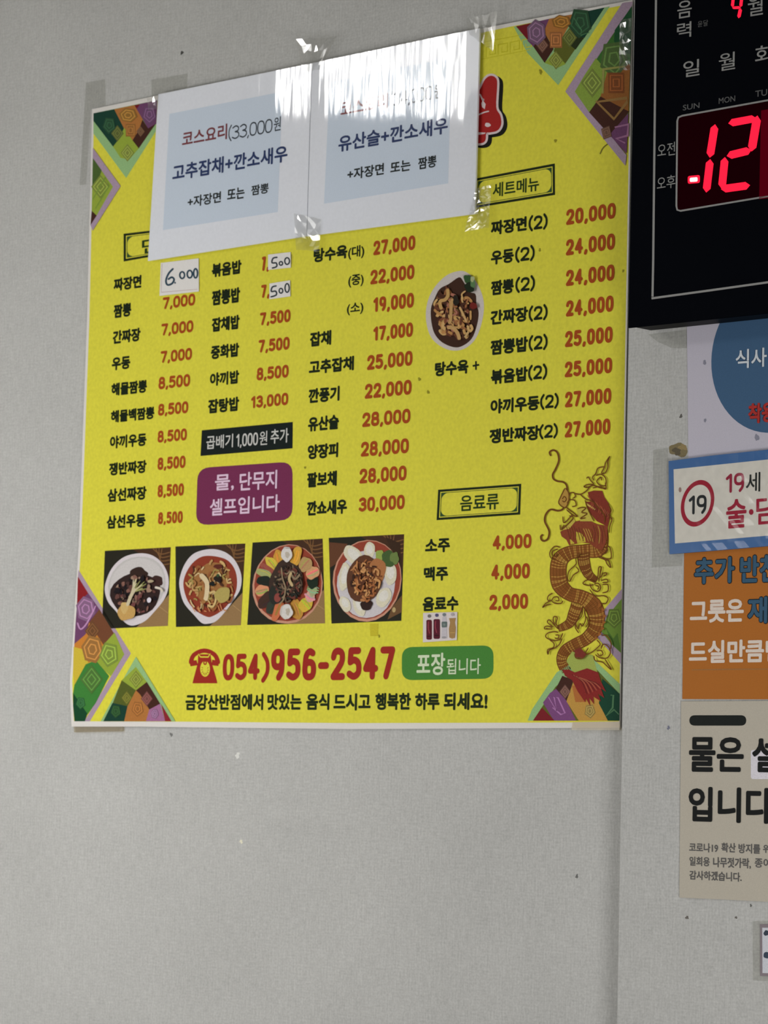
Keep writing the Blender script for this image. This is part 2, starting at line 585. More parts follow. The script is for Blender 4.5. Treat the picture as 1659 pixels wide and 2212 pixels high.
# top left
a = Art(D1, conv(160, 200, 7.375))
a.poly([(308, 330), (1325, 120), (1300, 620), (830, 1360), (308, 650)], MINT)
a.poly([(308, 330), (640, 265), (800, 560), (700, 760), (620, 860), (308, 450)], DG)
a.poly([(640, 265), (960, 200), (1100, 420), (1030, 600), (930, 760), (800, 580)], ORA)
a.poly([(960, 200), (1328, 120), (1310, 500), (1180, 570), (1090, 420)], PUR)
a.poly([(1090, 430), (1180, 570), (1300, 500), (1030, 890), (930, 760), (1030, 600)], BR)
a.poly([(800, 560), (930, 760), (1030, 890), (880, 1065), (740, 1040), (620, 860), (700, 760)], LIME)
a.poly([(960, 200), (1050, 185), (1000, 260)], RED)
motif(a, 690, 650, 75, (130, 140, 70)); motif(a, 900, 600, 80, (205, 140, 70), 0.78); motif(a, 850, 960, 80, (180, 195, 90))
motif(a, 560, 520, 80, (60, 110, 75), 0.4, n=5); motif(a, 1200, 350, 90, (150, 105, 150), 0.3, n=5); motif(a, 1060, 620, 50, (150, 110, 80))
motif(a, 860, 360, 110, (205, 150, 70), 0.2, n=6, asp=.8)
a.poly([(300, 880), (740, 1490), (295, 2200), (262, 2110), (620, 1500), (298, 1040)], LILAC)
a.poly([(298, 1040), (620, 1500), (360, 1960), (280, 1880), (290, 1450)], LIME)
a.poly([(298, 1040), (440, 1240), (390, 1380), (290, 1480)], (75, 100, 45))
a.poly([(280, 1880), (360, 1960), (262, 2110)], BR)
motif(a, 420, 1500, 110, (175, 195, 85)); a.line([(300, 1700), (500, 1350), (560, 1480), (340, 1850)], 22, (120, 150, 60), smooth=False)
mchild(a.build('corner_ornament', menu))
# top right
a = Art(D1, conv(1100, 0, 6.144))
a.poly([(60, 355), (1335, 85), (650, 1130), (240, 700)], MINT)
a.poly([(90, 350), (300, 303), (270, 560)], RED)
a.poly([(300, 303), (530, 250), (460, 420), (320, 620), (240, 540)], PUR)
a.poly([(530, 250), (880, 182), (800, 330), (720, 470), (590, 640), (460, 420)], ORA)
a.poly([(880, 182), (1265, 100), (1000, 500), (830, 480), (800, 330)], DG)
a.poly([(320, 620), (460, 420), (590, 650), (470, 835)], BR)
a.poly([(720, 470), (830, 480), (1000, 500), (870, 660), (740, 850), (590, 680), (600, 640)], OL)
a.poly([(860, 480), (920, 490), (990, 500), (880, 660), (820, 610)], (40, 50, 22))
a.poly([(470, 835), (600, 690), (750, 850), (640, 900)], LIME)
motif(a, 620, 530, 85, (215, 140, 80), 0.78); motif(a, 800, 500, 75, (135, 145, 70)); motif(a, 620, 800, 70, (175, 185, 85))
motif(a, 440, 600, 60, (160, 115, 95)); motif(a, 940, 300, 120, (60, 105, 70), .4, n=5); motif(a, 360, 430, 100, (165, 125, 160), .4, n=6)
motif(a, 690, 290, 100, (200, 140, 60), .3, n=6, asp=.7); a.line([(860, 240), (960, 400), (950, 470), (1060, 430)], 16, (75, 125, 85), smooth=False)
a.poly([(1500, 40), (1638, 20), (1632, 70), (870, 1215), (1556, 2060), (1540, 2200), (745, 1215)], LILAC)
a.poly([(1630, 80), (870, 1215), (1060, 1490), (1556, 2040), (1605, 900)], G2)
a.poly([(1630, 80), (1400, 400), (1390, 550), (1530, 700), (1612, 720)], (28, 80, 45))
a.poly([(1010, 980), (870, 1215), (1060, 1490), (1210, 1290), (1300, 950), (1150, 770)], (135, 160, 65))
a.poly([(1540, 860), (1605, 850), (1582, 1480), (1210, 1290), (1300, 950)], (150, 95, 45))
a.poly([(1060, 1490), (1210, 1280), (1590, 1480), (1500, 1600), (1330, 1790)], BR)
a.poly([(1330, 1790), (1583, 1500), (1556, 2040)], PUR)
motif(a, 1390, 780, 150, (110, 145, 75), .2, n=5); motif(a, 1420, 1100, 110, (175, 100, 50), .78); motif(a, 1100, 1100, 110, (165, 185, 85))
a.line([(1150, 1340), (1390, 1580), (1560, 1360), (1560, 1300), (1180, 1350)], 40, (150, 115, 65), smooth=False)
a.line([(1240, 1240), (1250, 920), (1540, 880)], 40, (150, 150, 80), smooth=False)
a.line([(1400, 1690), (1580, 1650), (1570, 1800), (1420, 1840), (1540, 1900)], 34, (165, 115, 150), smooth=False)
motif(a, 1290, 1760, 60, (150, 110, 90), .5)
mchild(a.build('corner_ornament', menu))
# bottom left
a = Art(D1, conv(120, 1200, 2.765))
a.poly([(137, 85), (450, 585), (205, 990), (172, 990), (410, 590), (134, 125)], LILAC)
a.poly([(133, 125), (195, 225), (128, 290)], (140, 30, 35))
a.poly([(128, 290), (195, 225), (272, 335), (180, 470), (112, 530), (120, 400)], PUR)
a.poly([(200, 400), (262, 320), (352, 470), (290, 540)], (115, 70, 45))
a.poly([(112, 528), (180, 470), (200, 400), (290, 540), (240, 620), (180, 650), (110, 600)], (205, 130, 50))
a.poly([(108, 545), (160, 560), (200, 650), (112, 775), (104, 700)], (210, 185, 60))
a.poly([(352, 460), (410, 590), (330, 720), (240, 640), (280, 540)], LIME)
a.poly([(112, 775), (180, 650), (240, 625), (320, 720), (240, 880), (190, 950), (104, 830)], (62, 130, 55))
a.poly([(104, 820), (190, 945), (175, 990), (113, 990), (105, 900)], (18, 70, 40))
motif(a, 180, 320, 45, (190, 140, 185), .3, n=6); motif(a, 220, 450, 34, (150, 100, 60)); motif(a, 220, 560, 50, (220, 155, 80), .2, n=6)
motif(a, 320, 590, 45, (175, 205, 85), .5, n=5); motif(a, 215, 740, 50, (110, 165, 75)); motif(a, 150, 880, 22, (70, 140, 80), .4, n=5)
a.line([(130, 400), (150, 440), (190, 400), (240, 300)], 9, (195, 145, 190))
a.poly([(480, 605), (715, 990), (270, 990), (400, 745)], MINT)
a.poly([(480, 665), (545, 755), (480, 810), (395, 745)], LIME)
a.poly([(395, 745), (480, 805), (430, 900), (340, 885)], (85, 95, 35))
a.poly([(340, 880), (430, 900), (410, 990), (285, 990)], DG)
a.poly([(480, 805), (505, 830), (560, 920), (540, 990), (410, 990), (430, 900)], ORA)
a.poly([(545, 755), (625, 885), (560, 920), (505, 830), (480, 805)], BR)
a.poly([(560, 920), (625, 885), (655, 990), (540, 990)], (165, 110, 150))
a.poly([(630, 885), (692, 990), (655, 990)], (140, 35, 45))
motif(a, 425, 850, 24, (150, 150, 60)); motif(a, 480, 740, 30, (175, 190, 80)); motif(a, 545, 855, 26, (165, 100, 95)); motif(a, 490, 915, 28, (215, 140, 70), .4, n=5)
motif(a, 360, 930, 24, (60, 110, 60), .4, n=5); motif(a, 592, 945, 18, (195, 145, 190), .2, n=6)
mchild(a.build('corner_ornament', menu))
# bottom right
a = Art(D1, conv(1140, 1260, 6.705))
a.poly([(1362, 80), (1362, 220), (1150, 480), (1062, 690), (1350, 1010), (1348, 1170), (1020, 800), (960, 640), (1110, 380)], LILAC)
a.poly([(1362, 220), (1150, 480), (1065, 700), (1210, 880), (1350, 1010)], (108, 140, 52))
a.poly([(1130, 640), (1240, 800), (1300, 720), (1352, 1000), (1210, 880)], (80, 115, 45))
motif(a, 1250, 500, 90, (130, 160, 65), .3, n=5)
a.poly([(870, 1020), (1334, 1460), (1332, 1600), (1326, 1990), (0, 1990), (60, 1830), (420, 1290)], MINT)
a.poly([(870, 1110), (1330, 1600), (1326, 1990), (75, 1990), (400, 1500)], OL)
a.poly([(560, 1130), (640, 990), (940, 1040), (1010, 1290), (660, 1290)], (165, 178, 85))
a.poly([(500, 1340), (660, 1400), (570, 1710), (400, 1540)], BR)
a.poly([(320, 1590), (410, 1530), (560, 1700), (700, 1990), (380, 1990), (220, 1730)], (125, 75, 125))
a.poly([(75, 1990), (205, 1800), (390, 1990)], (125, 28, 35))
a.poly([(660, 1430), (1080, 1700), (1160, 1990), (740, 1990), (560, 1710)], (195, 150, 70))
a.poly([(1080, 1380), (1330, 1600), (1326, 1990), (1160, 1990), (1030, 1740)], (20, 68, 48))
a.poly([(640, 1480), (860, 1500), (850, 1720), (690, 1720)], (180, 110, 55))
motif(a, 540, 1570, 60, (160, 115, 100)); a.line([(300, 1650), (420, 1850), (380, 1640), (440, 1660), (540, 1880), (480, 1900), (360, 1800)], 22, (180, 125, 180), smooth=False)
a.line([(1200, 1620), (1240, 1620), (1230, 1800), (1130, 1930), (1250, 1830), (1320, 1900)], 26, (85, 130, 90), smooth=False)
motif(a, 900, 1850, 62, (210, 180, 100), .2, n=5)
mchild(a.build('corner_ornament', menu))
# faint key pattern beside the title
a = Art(D1)
KEY = (205, 198, 40)
for i in range(4):
    x = 1050 + i * 26; y = 102 - i * 5.2
    a.line([(x, y + 22), (x, y), (x + 20, y - 4), (x + 20, y + 14), (x + 8, y + 16), (x + 8, y + 8)], 2.6, KEY, layer=1, smooth=False)
a.line([(1040, 92), (1150, 71)], 2.2, KEY, layer=1, smooth=False); a.line([(1040, 128), (1146, 107)], 2.2, KEY, layer=1, smooth=False)
mchild(a.build('key_pattern', menu))

# ---- title syllable half hidden by the notice
tt = [(1120, 600), (1190, 560), (1215, 530), (1240, 480), (1268, 458), (1296, 466), (1306, 500), (1300, 640), (1324, 690), (1330, 740), (1310, 775), (1270, 786),
      (1242, 792), (1236, 835), (1215, 850), (1170, 845), (1130, 800)]
cx2 = conv(600, 0, 2.765)
a = Art(D1, cx2)
a.line([(x + 22, y + 14) for x, y in tt], 38, (22, 22, 14), closed=True); a.poly([(x + 22, y + 14) for x, y in tt], (22, 22, 14))
a.line(tt, 36, (222, 205, 205), closed=True)
a.line(tt, 10, (168, 36, 34), closed=True); a.poly(tt, (168, 36, 34))
a.poly([(1224, 598), (1242, 622), (1236, 652), (1220, 640), (1216, 618)], (222, 205, 205)); a.blob(1254, 746, 17, 13, (222, 205, 205), jit=.1)
a.poly([(1195, 790), (1242, 792), (1236, 800), (1195, 806)], (222, 205, 205)); a.line([(1190, 690), (1230, 672), (1262, 664)], 8, (222, 205, 205))
a.line([(1206, 560), (1226, 600), (1228, 590)], 9, (222, 205, 205))
mchild(a.build('title_lettering', menu))


# ---- section boxes
def section(pts, s, x0, x1, yt, yb, b=0.012):
    TL, TR, BRc, BL = [Vector(p) for p in pts]

    def q(s_, t_):
        top = TL.lerp(TR, s_); bot = BL.lerp(BRc, s_); p = top.lerp(bot, t_); return (p.x, p.y)
    L = (TR - TL).length; H = (BL - TL).length
    a = Art(D1)

    def ring(i0, i1, c, lay):
        o = [q(i0 / L, i0 / H), q(1 - i0 / L, i0 / H), q(1 - i0 / L, 1 - i0 / H), q(i0 / L, 1 - i0 / H)]
        n = [q(i1 / L, i1 / H), q(1 - i1 / L, i1 / H), q(1 - i1 / L, 1 - i1 / H), q(i1 / L, 1 - i1 / H)]
        for k in range(4):
            j = (k + 1) % 4
            a.poly([o[k], o[j], n[j], n[k]], c, lay)
    ring(0, 5, (26, 38, 14), 1)
    ring(7, 8.2, (60, 80, 40), 1)
    for sx, sy in ((0, 0), (1, 0), (1, 1), (0, 1)):   # curved corner pieces
        pts_ = []
        r = 15
        for k in range(7):
            an = k / 6 * math.pi / 2
            x = 8 + r - r * math.sin(an); y = 8 + r - r * math.cos(an)
            pts_.append(q((x / L) if not sx else 1 - x / L, (y / H) if not sy else 1 - y / H))
        pts_.append(q((8 / L) if not sx else 1 - 8 / L, (8 / H) if not sy else 1 - 8 / H))
        a.poly(pts_, (52, 82, 45), 2)
    mchild(a.build('section_frame', menu))
    mt(s, x0, x1, yt, yb, (34, 58, 18), b + .008, 'section_heading')


section([(267, 505), (402, 489), (402, 541), (267, 565)], '면', 306, 345, 517, 549)
section([(1026, 386), (1198.5, 353), (1199, 421), (1025, 449.5)], '세트메뉴', 1064, 1164, 396, 427)
section([(946.5, 1058), (1126, 1045), (1123.6, 1111.5), (943, 1123.7)], '음료류', 993.5, 1077, 1071, 1105)

# ---- price list: (text, x0, x1, top, bottom at the left end)
names = [('짜장면', 245, 305, 602, 630), ('짬뽕', 245, 283, 658, 688), ('간짜장', 243, 303, 715, 744), ('우동', 241, 281, 773, 801),
         ('해물짬뽕', 240, 317, 828, 856), ('해물백짬뽕', 239, 333, 887, 914), ('야끼우동', 237, 316, 942, 970), ('쟁반짜장', 235, 316, 1000, 1028),
         ('삼선짜장', 232, 316, 1056, 1085), ('삼선우동', 230, 314, 1114, 1143),
         ('볶음밥', 457, 521, 570, 600), ('짬뽕밥', 457, 518, 628, 661), ('잡채밥', 457, 517, 687, 718), ('중화밥', 455, 516, 747, 777),
         ('야끼밥', 453, 516, 806, 835), ('잡탕밥', 449, 516, 863, 894),
         ('탕수육', 677, 750, 538, 568), ('(대)', 751.5, 786.5, 533, 562), ('(중)', 752, 785, 595, 622), ('(소)', 749, 784.5, 656, 682),
         ('잡채', 669, 715, 718, 750), ('고추잡채', 667, 764, 779, 810), ('깐풍기', 666, 733, 840, 872), ('유산슬', 665, 731.5, 901, 933),
         ('양장피', 664, 730, 961, 993), ('팔보채', 663, 727, 1021, 1054), ('깐쇼새우', 662.5, 749, 1083, 1115),
         ('탕수육', 939, 1011.5, 783, 814),
         ('짜장면', 1060, 1137.5, 478, 509), ('(2)', 1142, 1182, 465, 502), ('우동', 1060, 1109.5, 543, 573), ('(2)', 1113, 1154, 533, 570),
         ('짬뽕', 1060, 1109.5, 607, 639), ('(2)', 1113.5, 1154.5, 598, 635), ('간짜장', 1059, 1140, 671, 703), ('(2)', 1142, 1182, 660, 697),
         ('짬뽕밥', 1059, 1140, 735, 768), ('(2)', 1142, 1182, 724, 761), ('볶음밥', 1060, 1139.6, 799, 831), ('(2)', 1141, 1181, 788, 825),
         ('야끼우동', 1059, 1165, 863, 895), ('(2)', 1167, 1206, 851, 887), ('쟁반짜장', 1057, 1165, 927, 959), ('(2)', 1165, 1204, 916, 951),
         ('소주', 918, 971.5, 1165, 1195), ('맥주', 915, 967.5, 1225, 1256), ('음료수', 912.5, 990, 1290, 1321)]
for s, x0, x1, yt, yb in names:
    if s == '(2)': mn(s, x0, x1, yt, yb, INK, 0.185, 'serving_count')
    else: mt(s, x0, x1, yt, yb, INK, 0.048 if s[0] != '(' else 0.024, 'dish_name')
prices = [('7,000', 351, 421, 643, 672), ('7,000', 348, 417, 700, 729), ('7,000', 346.5, 414, 759, 788), ('8,500', 342, 410, 815, 845),
          ('8,500', 341, 406, 873, 902), ('8,500', 340, 403, 931, 960), ('8,500', 340, 400, 989, 1019), ('8,500', 340, 396.5, 1048, 1078),
          ('8,500', 341, 394, 1107, 1136),
          ('7,', 565, 581, 555, 590), ('7,', 563.5, 582, 616, 648), ('7,500', 561, 627, 676, 707), ('7,500', 558, 625, 735, 766),
          ('8,500', 554, 623, 795, 826), ('13,000', 542, 622, 856, 886),
          ('27,000', 806, 896.5, 521, 556), ('22,000', 799.5, 894.5, 584, 619), ('19,000', 806, 893.5, 643, 679), ('17,000', 806, 891.5, 706, 741),
          ('25,000', 792.5, 890.5, 768, 804), ('22,000', 787.5, 888.5, 830, 866), ('28,000', 782, 886, 892, 927), ('28,000', 779, 882.5, 955, 991),
          ('28,000', 776, 877.5, 1013, 1049), ('30,000', 774.5, 873.5, 1075, 1110),
          ('20,000', 1222.5, 1329.5, 453, 491), ('24,000', 1222, 1328, 518, 557), ('24,000', 1222, 1327, 584, 623), ('24,000', 1222, 1325, 650, 689),
          ('25,000', 1220, 1323, 716, 755), ('25,000', 1219.5, 1322, 782, 820), ('27,000', 1220, 1320, 847, 885), ('27,000', 1219.5, 1318, 912, 950),
          ('4,000', 1064, 1147.5, 1157, 1192), ('4,000', 1061, 1144, 1220, 1257), ('2,000', 1056.5, 1140, 1285, 1322)]
for s, x0, x1, yt, yb in prices:
    mn(s, x0, x1, yt, yb, PRICE, 0.225)
a = Art(D1); a.line([(1021, 790.5), (1035, 788)], 6.5, INK, 6, smooth=False); a.line([(1028, 780), (1028, 799)], 5.5, INK, 6, smooth=False)
mchild(a.build('plus_sign', menu))


# ---- banners
def rounded(corners, rad, n=5):
    pts = []
    c = [Vector(p) for p in corners]
    for i in range(4):
        p, a0, b0 = c[i], c[i - 1], c[(i + 1) % 4]
        u = (a0 - p).normalized() * rad; v = (b0 - p).normalized() * rad
        for k in range(n + 1):
            t = k / n
            q = (p + u) * (1 - t) ** 2 + 2 * t * (1 - t) * p + (p + v) * t ** 2
            pts.append((q.x, q.y))
    return pts


a = Art(D1); a.poly([(436, 929.5), (632.5, 911.5), (632, 968.5), (433, 985)], (16, 26, 24)); mchild(a.build('black_banner', menu))
mt('곱배기', 445.5, 503, 942, 971, (205, 205, 200), 0.016, 'banner_lettering', 6)
mn('1,000', 510, 557, 938, 969, (205, 205, 200), 0.14, 'banner_lettering', 6)
mt('원', 560, 577, 932, 962, (205, 205, 200), 0.010, 'banner_lettering', 6)
mt('추가', 584, 623, 928, 959, (205, 205, 200), 0.016, 'banner_lettering', 6)
a = Art(D1); a.poly(rounded([(427, 1011), (632, 997), (632, 1123), (423, 1135)], 27), (118, 45, 82)); mchild(a.build('purple_badge', menu))
mt('물,', 464, 505, 1026, 1062, (228, 200, 222), 0.022, 'badge_lettering', 6)
mt('단무지', 517, 598, 1021, 1061, (228, 200, 222), 0.022, 'badge_lettering', 6)
mt('셀프입니다', 453, 603.5, 1078, 1115, (228, 200, 222), 0.022, 'badge_lettering', 6)
a = Art(D1); a.poly(rounded([(868, 1398), (1066, 1394), (1066, 1466), (868, 1469.5)], 24, 7), (72, 135, 55)); mchild(a.build('green_badge', menu))
mt('포장', 899.5, 961, 1411, 1459, (215, 228, 195), 0.024, 'badge_lettering', 6)
mt('됩니다', 964.5, 1038, 1423, 1457, (215, 228, 195), 0.012, 'badge_lettering', 6)

# ---- telephone line
mn('054', 480.5, 560.5, 1413, 1470, (160, 42, 30), 0.20, 'phone_number')
mn(')', 564, 580, 1407, 1477, (160, 42, 30), 0.19, 'phone_number')
mn('956-2547', 584, 852, 1402, 1471, (160, 42, 30), 0.215, 'phone_number')
a = Art(D1, conv(120, 1200, 2.765)); TR_ = (160, 42, 30)
a.line([(806, 648), (825, 595), (888, 568), (950, 593), (974, 648)], 26, TR_, taper=None)
a.poly([(798, 630), (842, 625), (850, 655), (806, 662)], TR_); a.poly([(978, 630), (936, 622), (930, 655), (972, 660)], TR_)
a.poly([(852, 590), (925, 590), (932, 640), (963, 745), (966, 763), (818, 763), (822, 745), (850, 640)], TR_)
a.line([(852, 588), (866, 606), (912, 606), (924, 586)], 8, YEL, smooth=False)
a.blob(893, 677, 29, 47, YEL); a.blob(893, 640, 11, 14, TR_)
a.blob(893, 640, 4, 6, YEL)
for k in range(9):
    an = -0.4 + k * 0.5
    a.line([(893 + 14 * math.cos(an), 682 + 20 * math.sin(an)), (893 + 23 * math.cos(an), 682 + 34 * math.sin(an))], 6, TR_, layer=9, smooth=False)
mchild(a.build('telephone_symbol', menu))
for s, x0, x1, yt, yb in [('금강산반점에서', 400, 568, 1500, 1534.5), ('맛있는', 577, 651, 1499, 1534), ('음식', 661, 711, 1498, 1534),
                          ('드시고', 720, 800, 1498, 1535), ('행복한', 810, 887, 1497, 1534), ('하루', 896, 949, 1497, 1534), ('되세요!', 958, 1052.5, 1496, 1534)]:
    mt(s, x0, x1, yt, yb, (26, 40, 12), 0.042, 'slogan_lettering')

# ---- food photos
def photo(corners, kind, seed):
    TL, TR, BRc, BL = [Vector(p) for p in corners]

    def q(x, y):
        p = TL.lerp(TR, x).lerp(BL.lerp(BRc, x), y); return (p.x, p.y)
    rd = random.Random(seed)
    a = Art(D1, q)
    a.poly([(0, 0), (1, 0), (1, 1), (0, 1)], (38, 36, 26))
    a.poly([(.42, 0), (1, 0), (1, .42), (.8, .2)], (70, 45, 28))
    for i in range(4):
        a.line([(.72 + .05 * i, .0), (.85, .08 + .04 * i), (1, .06 + .05 * i)], .014, (125, 88, 52))
    wood = (150, 118, 78)
    if kind < 3:
        a.poly([(1, .60), (1, 1), (.52, 1), (.72, .86)], wood)
        a.line([(.86, .75), (1, .84)], .01, (185, 150, 100), smooth=False)
    else:
        a.poly([(1, .70), (1, .9), (.8, .98), (.86, .84)], (110, 80, 50)); a.blob(.89, .87, .025, .03, (190, 165, 115))
        a.poly([(0, .05), (.25, .08), (.1, .3), (0, .35)], (100, 62, 40)); a.poly([(.75, .02), (.95, .1), (.98, .4), (.85, .2)], (60, 40, 25))
    mchild(a.build('photo_background', menu))
    a2 = Art(D1 + STEP * 4, q)
    W_ = (218, 210, 214)
    if kind == 0:
        a2.spoly([(.02, .5), (.05, .35), (.14, .20), (.3, .09), (.52, .055), (.72, .09), (.88, .2), (.975, .36), (.985, .52), (.93, .66), (.8, .8),
                 (.66, .92), (.52, .97), (.42, .97), (.32, .91), (.2, .78), (.08, .66)], W_)
        a2.blob(.51, .46, .435, .37, (196, 192, 190), jit=.02, rnd=rd)
        a2.blob(.51, .455, .405, .34, (206, 201, 200), jit=.02, rnd=rd)
        cx, cy, rr, r2 = .49, .58, .37, .285
        a2.blob(cx, cy, rr, r2, (48, 32, 30), jit=.06, rnd=rd)
        a2.blob(.52, .32, .15, .08, (52, 34, 28), jit=.15, rnd=rd); a2.blob(.80, .42, .10, .07, (62, 38, 34), jit=.15, rnd=rd)
        pal = [(102, 66, 60), (136, 96, 84), (74, 50, 46), (26, 20, 26), (115, 68, 66), (160, 130, 110), (32, 26, 28)]
        n_, sp = 95, 'bit'
    elif kind == 1:
        a2.spoly([(.055, .5), (.07, .36), (.15, .2), (.28, .09), (.5, .05), (.7, .09), (.86, .2), (.965, .38), (.965, .55), (.88, .68), (.76, .82),
                 (.62, .94), (.5, .97), (.4, .96), (.28, .86), (.12, .7)], W_)
        cx, cy, rr, r2 = .51, .51, .405, .385
        a2.spoly([(.115, .5), (.14, .36), (.24, .22), (.38, .14), (.56, .14), (.76, .2), (.88, .34), (.91, .52), (.86, .66), (.72, .8), (.56, .88), (.46, .88),
                 (.3, .8), (.18, .68)], (142, 58, 38))
        a2.blob(.52, .46, .27, .25, (160, 110, 62), jit=.1, rnd=rd)
        pal = [(205, 170, 110), (190, 150, 95), (170, 120, 70), (215, 190, 140), (150, 90, 50), (165, 145, 80), (80, 45, 30)]
        n_, sp = 75, 'noodle'
    else:
        cx, cy = .51, .52
        a2.blob(cx, cy, .475, .475, (205, 150, 125)); a2.blob(cx + .005, cy - .01, .455, .455, (150, 66, 48))
        if kind == 3:
            a2.blob(cx - .01, cy + .04, .40, .395, (208, 202, 205), jit=.02, rnd=rd)
        rr, r2 = .26, .27
        n_, sp = (90, 'noodle')
        pal = [(190, 130, 80), (170, 105, 60), (120, 70, 40), (95, 55, 35), (60, 35, 25), (205, 150, 95)] if kind == 3 else [(70, 50, 40), (95, 75, 60), (45, 35, 30), (140, 120, 95), (35, 38, 32), (110, 60, 50)]
    mchild(a2.build('bowl', menu))
    a = Art(D1 + STEP * 10, q)
    if kind == 2:
        secs = [(0, (180, 70), 0)]
        ring = [(-1.62, .34, (205, 200, 195), .07, .11), (-1.95, .33, (205, 150, 60), .07, .12), (-2.3, .33, (215, 190, 70), .06, .12),
                (-2.55, .33, (160, 85, 70), .045, .12), (-2.75, .34, (165, 170, 110), .05, .13), (-3.0, .32, (30, 40, 32), .06, .11), (2.95, .35, (220, 150, 110), .07, .09),
                (2.55, .33, (70, 45, 38), .09, .12), (2.2, .33, (55, 60, 50), .07, .1), (1.95, .32, (205, 115, 75), .06, .15), (1.62, .33, (210, 205, 195), .075, .09),
                (1.2, .33, (195, 140, 60), .08, .13), (.8, .35, (215, 180, 65), .10, .08), (.45, .34, (215, 165, 150), .085, .06), (.22, .35, (170, 170, 130), .09, .05),
                (-.1, .34, (28, 42, 28), .11, .07), (-.35, .36, (215, 160, 115), .08, .09), (-.75, .33, (185, 150, 100), .09, .09), (-1.25, .34, (210, 160, 65), .08, .12)]
        for an, r_, c_, w_, h_ in ring:
            a.blob(cx + r_ * math.cos(an), cy + r_ * math.sin(an) * 1.0, h_, w_, c_, rot=an, jit=.12, rnd=rd)
            for k in range(3):
                da = rd.uniform(-.06, .06); cc = tuple(int(max(0, min(255, v * rd.uniform(.72, 1.2)))) for v in c_)
                a.line([(cx + (r_ - .08) * math.cos(an + da), cy + (r_ - .08) * math.sin(an + da)), (cx + r_ * math.cos(an + da * 2), cy + r_ * math.sin(an + da * 2)),
                        (cx + (r_ + .08) * math.cos(an + da), cy + (r_ + .08) * math.sin(an + da))], .015, cc)
        a.blob(cx - .02, cy - .03, .22, .26, (62, 46, 38), jit=.1, rnd=rd); a.blob(cx - .14, cy + .1, .11, .14, (42, 44, 38), jit=.1, rnd=rd)
        a.blob(cx - .13, cy + .16, .045, .055, (140, 70, 62))
        rr, r2 = .19, .24
    if kind == 3:
        for x_, y_, w_, h_, rt in ((.33, .22, .16, .09, .6), (.54, .17, .075, .10, .1), (.20, .46, .075, .17, .15), (.83, .45, .085, .13, -.1), (.74, .72, .12, .10, -.9),
                                   (.40, .80, .085, .13, -.3), (.20, .78, .10, .07, .9)):
            a.blob(x_, y_, w_, h_, (222, 215, 190), rot=rt, jit=.06, rnd=rd); a.blob(x_, y_ - .015, w_ * .6, h_ * .6, (228, 224, 214), rot=rt, jit=.06, rnd=rd)
        a.blob(.68, .24, .06, .07, (150, 170, 80), jit=.15, rnd=rd); a.blob(.80, .28, .11, .09, (70, 95, 50), jit=.2, rnd=rd); a.blob(.88, .27, .06, .07, (110, 130, 70), jit=.2, rnd=rd)
        a.blob(cx - .04, cy - .02, .25, .27, (95, 58, 38), jit=.06, rnd=rd); a.blob(.5, .8, .09, .06, (50, 30, 25), jit=.1, rnd=rd); a.blob(.64, .42, .12, .16, (175, 115, 70), jit=.1, rnd=rd)
        cx -= .03; rr, r2 = .22, .25
    for i in range(n_):
        t = rd.uniform(0, 6.28); k = rd.random() ** .6 * .85
        x, y = cx + rr * k * math.cos(t), cy + r2 * k * math.sin(t)
        c_ = rd.choice(pal)
        if sp == 'bit':
            a.blob(x, y, rd.uniform(.015, .045), rd.uniform(.012, .035), c_, rot=rd.uniform(0, 3), jit=.25, n=9, rnd=rd)
        else:
            an = rd.uniform(0, 6.28); ln = rd.uniform(.05, .13); bend = rd.uniform(-.06, .06)
            a.line([(x - ln * .5 * math.cos(an), y - ln * .5 * math.sin(an)), (x + bend * math.sin(an), y - bend * math.cos(an)),
                    (x + ln * .5 * math.cos(an), y + ln * .5 * math.sin(an))], rd.uniform(.012, .032), c_)
    if kind == 0:
        a.blob(.36, .80, .13, .11, (198, 158, 92), jit=.12, rnd=rd); a.blob(.33, .74, .06, .07, (208, 176, 112), jit=.15, rnd=rd)
        for i in range(16):
            a.line([(.38 + rd.uniform(-.02, .02), .70), (.44 + rd.uniform(-.02, .02), .56), (.52 + rd.uniform(-.09, .14), .44 + rd.uniform(-.08, .08))], .016,
                   rd.choice([(205, 195, 155), (170, 165, 110), (140, 140, 85), (215, 205, 175)]))
        a.line([(.37, .72), (.42, .60), (.48, .50)], .05, (205, 192, 160))
        a.blob(.70, .66, .032, .034, (225, 220, 230)); a.blob(.71, .42, .045, .02, (175, 160, 130), jit=.1, rnd=rd)
        a.line([(.78, .5), (.86, .52), (.9, .56)], .03, (215, 205, 190))
    if kind == 1:
        a.line([(.36, .36), (.46, .46), (.46, .62), (.44, .68)], .065, (220, 200, 160))
        a.line([(.50, .60), (.58, .58), (.60, .68), (.56, .76), (.48, .74)], .03, (210, 180, 120))
        a.blob(.70, .62, .11, .10, (178, 160, 90), jit=.12, rnd=rd); a.blob(.54, .48, .04, .03, (28, 30, 26), jit=.2, rnd=rd); a.blob(.62, .42, .05, .05, (38, 28, 22), jit=.25, rnd=rd)
        a.blob(.62, .38, .02, .02, (50, 80, 50)); a.blob(.62, .27, .06, .03, (95, 40, 30), jit=.2, rnd=rd)
        for i in range(8):
            x = rd.uniform(.25, .75); a.line([(x, .78 + rd.uniform(-.05, .03)), (x + .04, .82)], .02, (205, 140, 90))
    if kind == 2:
        for x_, y_ in ((.49, .17), (.51, .85)):
            a.blob(x_, y_, .075, .085, (218, 213, 208), jit=.12, rnd=rd); a.blob(x_ + .01, y_, .03, .04, (190, 180, 165), jit=.2, rnd=rd)
        a.line([(.42, .32), (.44, .45), (.48, .56), (.46, .70), (.40, .76)], .018, (150, 128, 100))
        a.line([(.56, .38), (.53, .46), (.58, .55)], .035, (195, 170, 125))
    mchild(a.build('food', menu))


